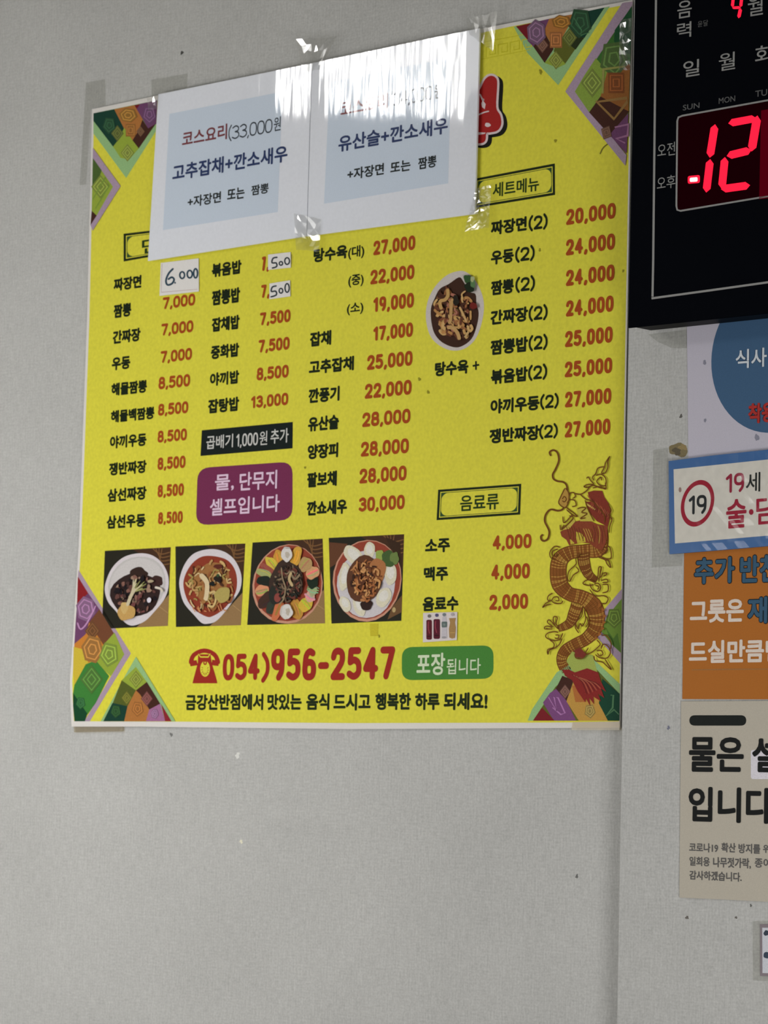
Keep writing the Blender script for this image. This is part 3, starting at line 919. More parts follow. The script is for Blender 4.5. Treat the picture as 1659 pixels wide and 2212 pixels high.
photo([(226.5, 1190), (369, 1182), (362.5, 1352), (220, 1358.5)], 0, 11)
photo([(379, 1180.5), (530, 1174), (520, 1350.5), (380, 1354.5)], 1, 12)
photo([(545.5, 1172), (697, 1163.5), (702, 1346.5), (534, 1350)], 2, 13)
photo([(710, 1162), (873, 1154), (867, 1341), (716, 1347)], 3, 14)

# oval sweet-and-sour photo
a = Art(D1, conv(900, 570, 10.37)); rd = random.Random(3)
oval = [(950, 160), (700, 240), (460, 450), (290, 720), (215, 1000), (215, 1300), (300, 1600), (470, 1800), (750, 1935), (1050, 1910), (1290, 1720), (1420, 1450),
        (1500, 1100), (1495, 800), (1400, 520), (1260, 300), (1100, 180)]
a.spoly(oval, (205, 196, 190))
a.spoly([(950, 300), (720, 450), (520, 560), (400, 780), (320, 1000), (330, 1300), (400, 1560), (560, 1750), (800, 1860), (1000, 1850), (1230, 1680), (1350, 1380),
        (1390, 1100), (1340, 900), (1320, 680), (1180, 620), (1050, 400)], (62, 36, 24))
mchild(a.build('oval_plate', menu))
a = Art(D1 + STEP * 3, conv(900, 570, 10.37))
pal = [(185, 135, 80), (200, 155, 95), (160, 105, 65), (130, 75, 50), (210, 170, 110), (105, 60, 40), (170, 110, 90), (75, 42, 28)]
for i in range(105):
    t = rd.uniform(0, 6.28); k = rd.random() ** .55 * .86
    x = 860 + 470 * k * math.cos(t) + 25 * math.sin(t); y = 1110 + 700 * k * math.sin(t)
    if y < 620 and x < 700 - (y - 400) * .3: continue
    an = rd.gauss(1.3, .7); ln = rd.uniform(110, 260); bd = rd.uniform(-90, 90)
    a.line([(x - ln * .5 * math.cos(an), y - ln * .5 * math.sin(an)), (x + bd * math.sin(an), y - bd * math.cos(an)), (x + ln * .5 * math.cos(an), y + ln * .5 * math.sin(an))],
           rd.uniform(28, 70), rd.choice(pal))
a.line([(690, 560), (700, 700), (640, 800), (540, 830), (520, 900), (560, 1020)], 75, (195, 155, 95))
a.line([(800, 780), (770, 1000), (760, 1250), (720, 1340)], 70, (190, 150, 95)); a.line([(960, 960), (1050, 1150), (1120, 1300)], 50, (205, 165, 110))
a.line([(680, 1420), (820, 1440), (920, 1560), (960, 1700)], 80, (195, 155, 100)); a.line([(1160, 1520), (1080, 1650)], 80, (200, 165, 110))
a.blob(880, 820, 70, 110, (38, 32, 22), jit=.2, rnd=rd); a.blob(1270, 940, 85, 75, (115, 35, 28), jit=.1, rnd=rd)
a.blob(1150, 350, 90, 110, (50, 85, 45), jit=.2, rnd=rd); a.blob(1190, 520, 120, 110, (24, 38, 20), jit=.15, rnd=rd); a.blob(1260, 440, 60, 90, (90, 125, 80), jit=.2, rnd=rd)
a.blob(1250, 340, 50, 60, (170, 178, 130), jit=.2, rnd=rd)
mchild(a.build('food', menu))

# ---- dragon print
DR = (158, 96, 40); DL = (112, 66, 18); DM = (132, 52, 36); DY = (196, 160, 70)
a = Art(D1 + STEP * 1.5, conv(1140, 950, 6.705))


def ribbon(pts, ws, c, hatch=None, seed=1):
    """body of varying half-width"""
    Pv = [Vector(p) for p in pts]; q = []; wq = []
    n = len(Pv)
    for i in range(n - 1):
        p0 = Pv[max(0, i - 1)]; p1 = Pv[i]; p2 = Pv[i + 1]; p3 = Pv[min(n - 1, i + 2)]
        for s in range(5):
            t = s / 5
            q.append(0.5 * ((2 * p1) + (p2 - p0) * t + (2 * p0 - 5 * p1 + 4 * p2 - p3) * t * t + (3 * p1 - p0 - 3 * p2 + p3) * t ** 3))
            wq.append(ws[i] + (ws[i + 1] - ws[i]) * t)
    q.append(Pv[-1]); wq.append(ws[-1])
    L, Rr = [], []
    for i, p in enumerate(q):
        t = (q[min(i + 1, len(q) - 1)] - q[max(i - 1, 0)]).normalized(); nn = Vector((-t.y, t.x))
        L.append(p + nn * wq[i]); Rr.append(p - nn * wq[i])
    a.layer += 1
    lay = a.layer
    for i in range(len(q) - 1):
        a.poly([tuple(L[i]), tuple(L[i + 1]), tuple(Rr[i + 1]), tuple(Rr[i])], c, lay)
    a.line([tuple(p) for p in L], 15, DL, smooth=False); a.line([tuple(p) for p in Rr], 15, DL, smooth=False)
    if hatch:
        rd = random.Random(seed)
        for i in range(0, len(q) - 1):
            for m_ in (0, .5):
                j = i + m_
                i0 = int(j)
                l0 = L[i0].lerp(L[i0 + 1], m_); r0 = Rr[i0].lerp(Rr[i0 + 1], m_)
                a.line([tuple(l0.lerp(r0, .04)), tuple(l0.lerp(r0, .5) + Vector((rd.uniform(-6, 6), 12))), tuple(l0.lerp(r0, .96))], 8, rd.choice([DL, DL, DY]), layer=lay + 3)
        for k in (.2, .4, .6, .8):
            a.line([tuple(L[i].lerp(Rr[i], k)) for i in range(len(q))], 7, DL, layer=lay + 4, smooth=False)
        a.layer += 4


# far curls and claws drawn as outlines
def curl(pts, w_=15, c=DL): a.line(pts, w_, c)


ribbon([(1050, 1250), (1060, 1450), (1010, 1590), (800, 1610), (600, 1640), (470, 1740), (440, 1920), (470, 2100), (600, 2230), (800, 2290), (940, 2400), (1000, 2560),
        (970, 2740), (850, 2880), (680, 2970), (540, 3060), (490, 3200), (560, 3360)],
       [95, 105, 110, 85, 95, 115, 115, 115, 95, 100, 125, 115, 100, 85, 82, 78, 68, 72], DR, True)
ribbon([(800, 1640), (820, 1800), (880, 1950), (1000, 2040)], [85, 80, 62, 35], (140, 82, 38), True, 2)
ribbon([(720, 2380), (670, 2520), (600, 2660), (440, 2740)], [85, 80, 62, 38], DR, True, 3)
# red mane, chest and tail fan
a.poly([(870, 760), (960, 735), (1080, 740), (1110, 830), (1180, 930), (1200, 1100), (1160, 1260), (1000, 1180), (900, 1060), (840, 900), (930, 890), (880, 810)], DM)
a.poly([(470, 1330), (600, 1270), (700, 1180), (850, 1150), (1000, 1220), (1160, 1250), (1150, 1450), (1080, 1600), (980, 1570), (900, 1500), (780, 1490), (600, 1530),
        (560, 1450), (490, 1400)], (140, 66, 40))
a.poly([(690, 1330), (770, 1350), (830, 1420), (840, 1480), (720, 1500), (700, 1420)], (200, 180, 62))
a.poly([(480, 1310), (560, 1250), (660, 1130), (690, 1180), (600, 1290)], (200, 180, 75))
a.poly([(610, 1430), (680, 1500), (620, 1515)], (200, 180, 62)); a.poly([(830, 900), (980, 1000), (970, 1020), (860, 950)], (205, 175, 90))
a.poly([(700, 1000), (850, 980), (960, 1180), (760, 1180)], (200, 185, 75))
for k in range(14):
    x = 862 + 22 * k; a.line([(x, 800 + 18 * k), (x + 60, 900 + 18 * k), (x + 50, 1000 + 12 * k)], 10, rd.choice([(105, 45, 30), (165, 85, 55)]), layer=a.layer + 1)
for k in range(16):
    x = 560 + 35 * k; a.line([(x, 1250 + rd.uniform(-20, 40)), (x + 30, 1350), (x + rd.uniform(0, 80), 1440 + 5 * k)], 9, rd.choice([DL, DY, (110, 50, 32)]), layer=a.layer + 1)
a.layer += 2
fan = [(500, 3330), (600, 3330), (680, 3370), (860, 3310), (1020, 3370), (1060, 3500), (1135, 3650), (1060, 3600), (1110, 3740), (1020, 3680), (1060, 3790), (950, 3720),
       (960, 3830), (890, 3740), (905, 3860), (840, 3740), (830, 3800), (720, 3640), (640, 3480), (540, 3420)]
a.poly(fan, (138, 40, 36))
for k in range(9):
    a.line([(640 + 20 * k, 3400 + 8 * k), (780 + 25 * k, 3500 + 2 * k), (860 + 28 * k, 3690 - 12 * k)], 12, (175, 95, 70) if k % 2 else (100, 28, 26), layer=a.layer + 1)
a.layer += 2
# whiskers
a.line([(335, 235), (316, 180), (370, 150), (430, 190), (450, 300), (400, 430), (362, 500), (372, 565), (430, 600), (510, 612), (560, 655), (578, 740)], 25, DL)
a.line([(222, 1372), (190, 1400), (200, 1450), (240, 1465), (292, 1430), (312, 1340), (288, 1270), (246, 1180), (262, 1080), (330, 1010), (430, 1028), (500, 1010), (540, 950)], 25, DL)
# head
a.poly([(540, 700), (480, 820), (450, 920), (540, 985), (600, 880), (590, 770)], (185, 145, 65))
for p in ([(540, 700), (480, 820), (450, 920), (540, 985), (590, 900), (595, 780), (550, 700)], [(500, 860), (530, 820), (560, 860), (530, 900), (500, 880)],
          [(600, 820), (620, 770), (670, 770), (690, 820), (650, 850)], [(570, 920), (610, 870), (680, 880), (700, 950), (640, 970)],
          [(690, 780), (760, 790), (850, 740), (930, 660), (1060, 700), (1130, 700)], [(760, 790), (840, 860), (930, 890), (1020, 980), (1110, 1100), (1110, 1200)],
          [(540, 970), (640, 1040), (720, 1110), (650, 1090), (560, 1010)], [(830, 870), (870, 1000), (960, 1180)], [(720, 1000), (780, 980), (840, 990), (780, 1050), (860, 1070), (760, 1140), (840, 1130)],
          [(480, 1310), (560, 1240), (660, 1130), (600, 1100)], [(510, 1110), (520, 1200), (570, 1170), (650, 1080)], [(470, 1230), (480, 1310), (530, 1230)],
          # crown flames
          [(1190, 235), (1165, 300), (1160, 400), (1120, 480), (1070, 480), (1110, 400), (1130, 330), (1190, 235)], [(1110, 390), (1020, 410), (985, 490), (940, 540), (960, 590)],
          [(990, 520), (1060, 500), (1130, 560), (1125, 660), (1050, 660), (1000, 600), (1060, 540), (1070, 590)], [(850, 560), (880, 540), (910, 590), (960, 640)],
          [(810, 680), (860, 650), (950, 650), (860, 690), (810, 680)], [(940, 700), (1040, 680), (1130, 715), (1125, 620)],
          # back curls
          [(470, 1560), (390, 1545), (325, 1620), (330, 1700), (380, 1740)], [(440, 1580), (370, 1610), (360, 1670), (410, 1690), (430, 1640)],
          [(1130, 1540), (1190, 1560), (1210, 1650), (1200, 1720), (1120, 1720), (1060, 1690)], [(1070, 1660), (1130, 1640), (1160, 1590), (1110, 1560)],
          [(1020, 1700), (1120, 1740), (1150, 1800), (1200, 1850), (1180, 1760), (1130, 1740)],
          [(1160, 930), (1210, 1020), (1180, 1100), (1220, 1150), (1190, 1250), (1180, 1350)],
          # front claw
          [(1000, 2040), (1020, 1960), (1030, 1850), (1070, 1850), (1050, 1940), (1030, 2060)], [(1050, 2000), (1100, 1930), (1150, 1940), (1100, 1980)],
          [(1060, 2040), (1140, 2020), (1160, 2060), (1080, 2070)], [(960, 2050), (860, 2030), (800, 2080), (870, 2110), (960, 2100)],
          [(900, 2080), (930, 2160), (1010, 2200), (1060, 2140), (1020, 2080), (960, 2090)], [(980, 2110), (1030, 2130), (1010, 2170)], [(1080, 2100), (1160, 2100), (1160, 2190), (1080, 2220)],
          [(900, 2170), (980, 2260), (1100, 2260), (1165, 2300), (1130, 2370), (1060, 2370)],
          # belly flames
          [(760, 1650), (700, 1720), (700, 1800), (600, 1900), (580, 2010), (610, 2050), (660, 1960), (740, 1900), (700, 1840)],
          [(800, 2430), (780, 2550), (700, 2650), (730, 2740), (760, 2660), (790, 2700), (840, 2600), (820, 2450)], [(700, 2650), (690, 2720), (740, 2800)], [(850, 2560), (880, 2640), (840, 2720)],
          # left curl
          [(360, 2220), (300, 2260), (290, 2320), (340, 2330), (380, 2280), (440, 2280), (450, 2330), (400, 2330)], [(330, 2330), (260, 2370), (215, 2430), (260, 2400), (340, 2380)],
          [(350, 2340), (400, 2370), (480, 2370), (510, 2330)],
          # rear claw
          [(440, 2740), (390, 2680), (370, 2590), (390, 2560), (430, 2580), (410, 2660), (440, 2710)], [(370, 2710), (290, 2650), (300, 2610), (330, 2620), (390, 2690)],
          [(360, 2740), (250, 2740), (250, 2710), (290, 2700), (360, 2720)], [(440, 2790), (380, 2780), (290, 2800), (260, 2850), (310, 2890), (400, 2910), (470, 2880), (510, 2800)],
          [(400, 2830), (450, 2830), (440, 2880), (390, 2870)], [(320, 2900), (380, 2950), (370, 3010), (290, 3040), (295, 3110), (310, 3050), (400, 3010), (460, 2960), (500, 2880)],
          # right curls near tail
          [(1000, 2900), (1050, 2960), (1000, 3020), (920, 3080), (830, 3110), (880, 3010)], [(1060, 3030), (1100, 2960), (1170, 3000), (1200, 3080), (1150, 3160), (1050, 3160), (980, 3110)],
          [(1000, 3060), (1060, 3050), (1090, 3100), (1040, 3130), (1010, 3090)], [(960, 3130), (980, 3200), (1080, 3220), (1150, 3280), (1210, 3330), (1160, 3240), (1120, 3180)],
          [(1075, 2840), (1130, 2830), (1190, 2900), (1210, 2990), (1180, 3050)], [(680, 3100), (700, 3160), (780, 3170), (840, 3120)]):
    curl(p, 16)
a.poly([(670, 3050), (760, 3010), (850, 3110), (790, 3160), (700, 3150)], (125, 50, 38))
for i in range(7):
    x = [1060, 1110, 1130, 1120, 1100, 1060, 1010][i]; y = [2400, 2470, 2560, 2650, 2740, 2820, 2880][i]
    a.poly([(x - 40, y - 40), (x + 12, y - 8), (x - 40, y + 30)], DR)
mchild(a.build('dragon_print', menu))
# dirt specks and pencil mark on the menu
for u, v, r in ((906, 819, 4), (925, 847, 4), (1166, 540, 3.5), (1168, 155, 5), (1200, 304, 4), (1346, 585, 3), (659, 1010, 3), (819, 1374, 3)):
    a = Art(D1 + STEP * 2); a.blob(u, v, r * .7, r, (150, 142, 35), jit=.3, rnd=rd); mchild(a.build('dirt_speck', menu))
a = Art(D1 + STEP * 2)
a.line([(1296, 333), (1304, 318), (1322, 305)], 2.6, (120, 112, 40))
mchild(a.build('pencil_mark', menu))
a = Art(D1 + STEP * 2); a.poly([(799, 1347), (817, 1347), (816, 1374), (800, 1374)], (205, 192, 48))
mchild(a.build('tape_stain', menu))

# ================================================================== stickers on the menu
DS = DP + 0.0012


def sticker(pts, d=DS, c=(232, 229, 226)):
    return sheet('price_sticker', pts, d, 0.0004, paper(c, grain=0.04))


BLUE = (48, 72, 88)
s = sticker([(347.4, 568), (428.8, 558), (429.5, 629.5), (344.5, 639)])
tag(s, 'large square white price sticker handwritten 6.000 on the yellow menu', 'sticker', 'handwritten price stickers on the yellow menu')
a = Art(DS, conv(150, 500, 3.318)); RL = (165, 110, 100)
a.line([(664, 232), (658, 436), (916, 414)], 3, RL, smooth=False, layer=1)
a.line([(746, 264), (712, 300), (692, 350), (702, 382), (734, 374), (750, 345), (733, 328), (705, 345)], 14, BLUE)
a.blob(757, 368, 6, 7, BLUE)
for x, y, p, q_ in ((808, 313, 17, 24), (862, 306, 18, 27), (904, 300, 14, 33)):
    a.line([(x + p * math.cos(t), y + q_ * math.sin(t)) for t in [i * math.pi / 4 for i in range(8)]], 12, BLUE, closed=True)
a.build('handwriting', s)
s = sticker([(579, 550), (627.5, 544.5), (628, 578), (579, 583)])
tag(s, 'small sticker handwritten 500 in the top price row, beside the fried rice dish', 'sticker', 'handwritten price stickers on the yellow menu')
a = Art(DS, conv(150, 500, 3.318)); BK = (45, 55, 62)
a.line([(1492, 185), (1460, 192), (1452, 224), (1482, 226), (1484, 252), (1450, 263)], 11, BK)
for x, y, p, q_ in ((1516, 229, 12, 13), (1560, 212, 17, 24)):
    a.line([(x + p * math.cos(t), y + q_ * math.sin(t)) for t in [i * math.pi / 4 for i in range(8)]], 10, BK, closed=True)
a.line([(1594, 165), (1590, 235)], 4, (90, 60, 50), smooth=False)
a.build('handwriting', s)
s = sticker([(582, 612.5), (626.5, 605.5), (627, 640), (582, 646.5)])
tag(s, 'small sticker handwritten 500, the lower of the two stacked in the rice column', 'sticker', 'handwritten price stickers on the yellow menu')
a = Art(DS, conv(150, 500, 3.318))
a.line([(1486, 390), (1455, 398), (1447, 430), (1478, 428), (1482, 455), (1440, 470)], 11, BK)
for x, y, p, q_ in ((1516, 425, 13, 17), (1560, 405, 15, 31)):
    a.line([(x + p * math.cos(t), y + q_ * math.sin(t)) for t in [i * math.pi / 4 for i in range(8)]], 10, BK, closed=True)
a.build('handwriting', s)
s = sheet('drinks_sticker', [(914, 1324), (987.5, 1322), (986.5, 1382.5), (913.5, 1387.5)], DS, 0.0004, paper((222, 212, 210), grain=0.03))
tag(s, 'small white sticker picturing four drink bottles below the drinks list', 'sticker')
a = Art(DS, conv(890, 1310, 8.295))
for x0, x1, y0, y1, c in ((256, 358, 238, 596, (92, 28, 40)), (384, 502, 226, 582, (88, 24, 42))):
    a.poly(rounded([(x0, y0), (x1, y0), (x1, y1), (x0, y1)], 34), c); a.line([(x0 + 40, y0 + 30), (x0 + 35, y0 + 150), (x0 + 60, y0 + 250)], 18, (150, 60, 75))
    a.line([(x0 + 20, y1 - 60), (x1 - 20, y1 - 60)], 40, (60, 22, 30), smooth=False)
a.poly(rounded([(545, 180), (612, 178), (632, 575), (525, 580)], 24), (198, 192, 198)); a.poly(rounded([(530, 272), (630, 270), (628, 374), (532, 378)], 22), (98, 112, 108))
a.blob(575, 555, 42, 20, (160, 155, 158)); a.blob(578, 325, 22, 22, (125, 138, 132))
a.poly([(662, 210), (785, 206), (768, 290), (785, 380), (770, 560), (718, 578), (668, 556), (660, 400), (682, 290)], (168, 132, 82)); a.line([(680, 470), (770, 470)], 20, (195, 160, 95), smooth=False)
for x, y, c in ((310, 172, (118, 112, 108)), (443, 157, (88, 82, 118)), (577, 147, (120, 128, 132)), (728, 143, (178, 168, 172))):
    a.blob(x, y, 32, 30, c)
a.build('bottle_print', s)

# ================================================================== laminated notices
DN = DP + 0.0045


def notice(name, pts, label, seed):
    o = sheet(name, pts, DN, 0.0022, paper((236, 239, 247), rough=0.7, spec=0.1, grain=0.02, scale=300))
    tag(o, label, 'notice', 'laminated course notices')
    return o


N1 = [(341.7, 204), (672.5, 137), (662, 510), (319.5, 563.5)]
N2 = [(674.5, 136.5), (1036, 61), (1025.5, 462), (663.5, 510)]
n1 = notice('laminated_notice', N1, 'left laminated white notice with a 33,000 won course price, over the menu top', 1)
n2 = notice('laminated_notice', N2, 'right laminated white notice with a 34,000 won course price, glaring with reflections', 2)
for nn, q4 in ((n1, [(366, 246), (610, 198), (600, 458), (352, 497)]), (n2, [(712, 178), (975, 124), (968, 396), (700, 440)])):
    a = Art(DN); a.poly(q4, paper((212, 224, 239), grain=0.03, spec=0.1)); a.build('blue_panel_print', nn)
for nn, s, x0, x1, yt, yb, c, b in (
        (n1, '코스요리', 393, 490, 285, 318, (128, 58, 66), .022), (n1, '#(33,000', 493.5, 588, 270, 307, (52, 62, 74), .1), (n1, '원', 591, 606, 254, 284, (52, 62, 74), .008),
        (n1, '고추잡채+깐소새우', 372, 620.5, 357, 392, (40, 58, 105), .030), (n1, '+자장면', 405, 477, 425, 449, (30, 38, 40), .028), (n1, '또는', 490.5, 528, 409, 434, (30, 38, 40), .028),
        (n1, '짬뽕', 542.5, 580, 401, 423, (30, 38, 40), .026),
        (n2, '코스요리', 735.5, 837, 219, 253, (128, 58, 66), .022), (n2, '#(34,000', 842, 934, 198, 236, (52, 62, 74), .1), (n2, '원', 938, 955, 183, 214, (52, 62, 74), .008),
        (n2, '유산슬+깐소새우', 730.5, 967, 294, 329, (40, 58, 105), .030), (n2, '+자장면', 750, 829, 365, 390, (30, 38, 40), .028), (n2, '또는', 843, 886.5, 351, 375, (30, 38, 40), .028),
        (n2, '짬뽕', 903, 942.5, 341, 367, (30, 38, 40), .026)):
    if s[0] == '#': num('notice_lettering', s[1:], x0, x1, yt, yb, DN, c, b, nn, 4)
    else: text('notice_lettering', s, x0, x1, yt, yb, DN, c, b, nn, 5)


def smooth(a_, b_, x):
    t = max(0, min(1, (x - a_) / (b_ - a_))); return t * t * (3 - 2 * t)


def film(corners, parent, hfun, nx=60, ny=60, d=DN + 0.0008, name='clear_film', mat=None):
    TL, TR, BRc, BL = [Vector(p) for p in corners]
    vs, fs = [], []
    for j in range(ny + 1):
        for i in range(nx + 1):
            s_, t_ = i / nx, j / ny
            p = TL.lerp(TR, s_).lerp(BL.lerp(BRc, s_), t_)
            q = P(p.x, p.y, d); q.y -= hfun(s_, 1 - t_)
            vs.append(tuple(q))
    for j in range(ny):
        for i in range(nx):
            k = j * (nx + 1) + i
            fs.append((k, k + nx + 1, k + nx + 2, k + 1))
    me = bpy.data.meshes.new(name); me.from_pydata(vs, [], fs)
    for p in me.polygons: p.use_smooth = True
    me.materials.append(mat); me.update()
    return link(name, me, parent)


fm = clear_film('laminate_film', rough=0.04, bump=0.0007, scale=9, stretch=(3.2, 1, 0.45), ior=1.5)


def pouch(s, t, w_=0.175, edge=0.07, left=0.03):
    """slight waves, with the sealed margins pressed down towards the wall"""
    h = 0.0008 + 0.00022 * math.sin(s * 11 + .5) * (0.3 + t) + 0.0005 * smooth(0.35, 0.0, t) 
    if s > 1 - edge: h -= 0.060 * w_ * (s - 1 + edge)
    if s < left: h -= 0.060 * w_ * (left - s)
    return h


film(N1, n1, lambda s, t: pouch(s, t, edge=0.09), mat=fm)
film(N2, n2, pouch, mat=fm)


# ------------------------------------------------------------------ crinkled clear tape
ctape = clear_film('clear_tape', tint=(0.93, 0.93, 0.92), rough=0.10, haze=0.03, ior=1.55, gloss_gain=2.4)


def crinkle(pts, d, amp, label, seed, n=7, group='clear tape pieces holding the notices'):
    TL, TR, BRc, BL = [Vector(p) for p in pts]
    rd = random.Random(seed)
    vs, fs = [], []
    L = (P(*TR, d) - P(*TL, d)).length
    H = (P(*BL, d) - P(*TL, d)).length
    m_ = max(3, int(n * H / L)) if L < H else n
    nx = n if L < H else max(3, n); ny = max(3, int(n * H / L))
    ny = min(ny, 16)
    for j in range(ny + 1):
        for i in range(nx + 1):
            s_, t_ = i / nx, j / ny
            jx = rd.uniform(-.3, .3) / nx if 0 < i < nx else 0
            jy = rd.uniform(-.3, .3) / ny if 0 < j < ny else rd.uniform(-.12, .12) / ny
            s2, t2 = s_ + jx, t_ + jy
            p = TL.lerp(TR, s2).lerp(BL.lerp(BRc, s2), t2)
            q = P(p.x, p.y, d); q.y -= rd.uniform(0, amp)
            vs.append(tuple(q))
    for j in range(ny):
        for i in range(nx):
            k = j * (nx + 1) + i
            if rd.random() < .5: fs += [(k, k + nx + 1, k + nx + 2), (k, k + nx + 2, k + 1)]
            else: fs += [(k, k + nx + 1, k + 1), (k + 1, k + nx + 1, k + nx + 2)]
    me = bpy.data.meshes.new('clear_tape'); me.from_pydata(vs, [], fs); me.materials.append(ctape); me.update()
    o = link('clear_tape', me); tag(o, label, 'tape', group)
    return o


DT = DN + 0.0016
crinkle([(641, 86), (728, 78), (692, 150), (655, 158)], DT, 0.0012, 'crinkled clear tape above the seam between the two notices', 1, 8)
crinkle([(1008, 40), (1075, 26), (1066, 112), (1014, 74)], DT, 0.0012, 'crinkled clear tape over the top right corner of the right notice', 2, 8)
crinkle([(636, 462), (694, 474), (690, 544), (640, 540)], DT, 0.0010, 'crinkled clear tape below the seam between the two notices', 3, 7)
crinkle([(1028, 408), (1062, 398), (1056, 492), (1004, 500)], DT, 0.0010, 'crinkled clear tape at the lower right corner of the right notice', 4, 7)
crinkle([(318, 212), (343, 206), (340, 236), (322, 240)], DT, 0.0008, 'small clear tape bit at the top left corner of the left notice', 5, 4)
crinkle([(1340, 44), (1365, 38), (1362, 150), (1338, 152)], DP + 0.001, 0.0012, 'narrow clear tape on the top right edge of the menu beside the clock', 6, 4,
        'tapes holding the yellow menu')
tape_piece('clear_tape', [(1237, 1560), (1338, 1558), (1338, 1577), (1234, 1577)], DP + .0004, 'flat tape strip under the bottom right corner of the menu', tan_tape,
           'tapes holding the yellow menu')
tape_piece('clear_tape', [(159, 1564), (265, 1565), (265, 1580), (160, 1582)], DP - 0.0008, 'tan tape strip under the bottom left corner of the menu', tan_tape,
           'tapes holding the yellow menu')

# ================================================================== digital clock
DC = PANEL + 0.032
ck = bpy.data.objects.new('digital_clock', None); COL.objects.link(ck)
tag(ck, 'black digital wall clock with glowing red numerals and white Korean lettering', 'clock')
B0 = P(1357.5, 709, DC); B1 = P(1659, 677.5, DC)
ex = (B1 - B0).normalized(); ez = Vector((-ex.z, 0, ex.x))
black = plain('black_acrylic', (5, 7, 13), 0.5, 0.01)
casem = plain('black_case', (7, 7, 9), 0.5, 0.05)
T0 = P(1366.5, 0, DC)
ck.matrix_world = Matrix(((ex.x, 0, ez.x, B0.x), (0, 1, 0, -DC), (ex.z, 0, ez.z, B0.z), (0, 0, 0, 1)))
CI = ck.matrix_world.inverted()
print('clock left edge x at top (local):', CI @ T0)


def cchild(o):
    o.parent = ck; o.matrix_parent_inverse = CI
    return o


CW, CH = 0.60, 0.47
o = box('case', (0.001, 0.0012, 0.001), (CW, DC - PANEL, CH), casem, ck, 0.004)
o = box('front_panel', (0, -0.0008, 0), (CW, 0.0012, CH), black, ck, 0.0005)
DF = DC + 0.0009
GR = (150, 150, 150)
grey_ink = plain('grey_silk_print', (150, 150, 148), 0.6, 0.2)
dim_ink = plain('dim_silk_print', (96, 96, 96), 0.6, 0.2)
a = Art(DF)
a.line([(1419, -60), (1417, 0), (1411, 560), (1409.5, 641)], 4.6, grey_ink, smooth=False, caps=False)
a.line([(1407.3, 644.5), (1532, 627.5), (1700, 604)], 4.6, grey_ink, smooth=False, caps=False)
cchild(a.build('border_line'))
win = [(1466, 262), (1474, 252), (1700, 210.5), (1700, 415), (1466, 455), (1461, 450)]
a = Art(DF)
a.poly([(1463.5, 258), (1470, 250.5), (1700, 209), (1700, 417), (1466, 456), (1461, 451)], plain('red_tinted_window', (34, 2, 8), 0.5, 0.0))
cchild(a.build('display_window'))
a = Art(DF + STEP)
a.line([(1700, 209), (1474, 250), (1465.5, 253.5), (1463, 261), (1461, 445), (1463, 453.5), (1470, 455.5), (1700, 417)], 3.8, grey_ink, smooth=False, caps=False)
cchild(a.build('window_outline'))
red = glow('red_led', (1.0, 0.012, 0.040), 1.25)
dimred = glow('dim_red_led', (0.30, 0.0, 0.022), 0.17)
hot = glow('hot_led', (1.0, 0.5, 0.45), 2.0)
cv = conv(1059, 0, 2.765)


def seg(p, q, w_, name='lamp_segment', f=cv, mat=None, d=DF + STEP * 2):
    a = Art(d, f)
    p, q = Vector(p), Vector(q); t = (q - p).normalized(); n_ = Vector((-t.y, t.x)) * w_ / 2
    k = w_ * .55
    a.poly([tuple(p), tuple(p + t * k + n_), tuple(q - t * k + n_), tuple(q), tuple(q - t * k - n_), tuple(p + t * k - n_)], mat or red)
    return cchild(a.build(name))


for p, q, w_ in (((1343, 742), (1311, 942), 46), ((1314, 950), (1290, 1150), 46),
                 ((1422, 737), (1590, 706), 44), ((1596, 690), (1560, 905), 50), ((1560, 896), (1412, 932), 46), ((1402, 938), (1383, 1128), 46), ((1378, 1130), (1552, 1106), 46)):
    seg(p, q, w_)
a = Art(DF + STEP * 2, cv); a.poly(rounded([(1180, 1052), (1252, 1045), (1252, 1092), (1180, 1098)], 12), red); a.poly(rounded([(1192, 1062), (1238, 1058), (1238, 1084), (1192, 1087)], 8), hot)
cchild(a.build('afternoon_lamp'))
a = Art(DF + STEP * 1, cv); a.poly([(1618, 660), (1700, 645), (1700, 1180), (1606, 1190)], dimred); cchild(a.build('unlit_digit'))
c5 = conv(1340, 0, 5.2)
for p, q, w_ in (((1278, -110), (1258, 80), 34), ((1256, 88), (1352, 84), 30), ((1372, -110), (1352, 80), 34), ((1352, 92), (1328, 205), 38)):
    seg(p, q, w_, f=c5)
for s, x0, x1, yt, yb, m_, b in (('음', 1463, 1494, 4, 41, grey_ink, .006), ('력', 1462, 1493, 51, 84, grey_ink, .006), ('월', 1615, 1648, -9, 36.5, grey_ink, .004),
                                 ('윤달', 1507, 1529.5, 46, 59, dim_ink, .0), ('일', 1475.5, 1511, 133, 168, grey_ink, .008), ('월', 1552.5, 1588, 117, 154.5, grey_ink, .004),
                                 ('화', 1631, 1672, 101, 140, grey_ink, .008), ('SUN', 1475, 1511, 227, 239, dim_ink, .012), ('MON', 1552.5, 1588, 212, 224.5, dim_ink, .012),
                                 ('TUE', 1631.5, 1668, 196.5, 210, dim_ink, .012), ('오전', 1420, 1458, 312, 340, grey_ink, .0), ('오후', 1419, 1458.5, 383, 411, grey_ink, .0)):
    cchild(text('dial_lettering', s, x0, x1, yt, yb, DF, m_, b, None, 3, rise_px=-0.165 if yb < 300 else -0.155))

# ================================================================== signs on the right panel
D2 = PANEL + 0.0012


def sign(name, pts, d, thick, c, label, cat='sign', **k):
    o = sheet(name, pts, d, thick, paper(c, grain=0.04, **k))
    tag(o, label, cat)
    return o


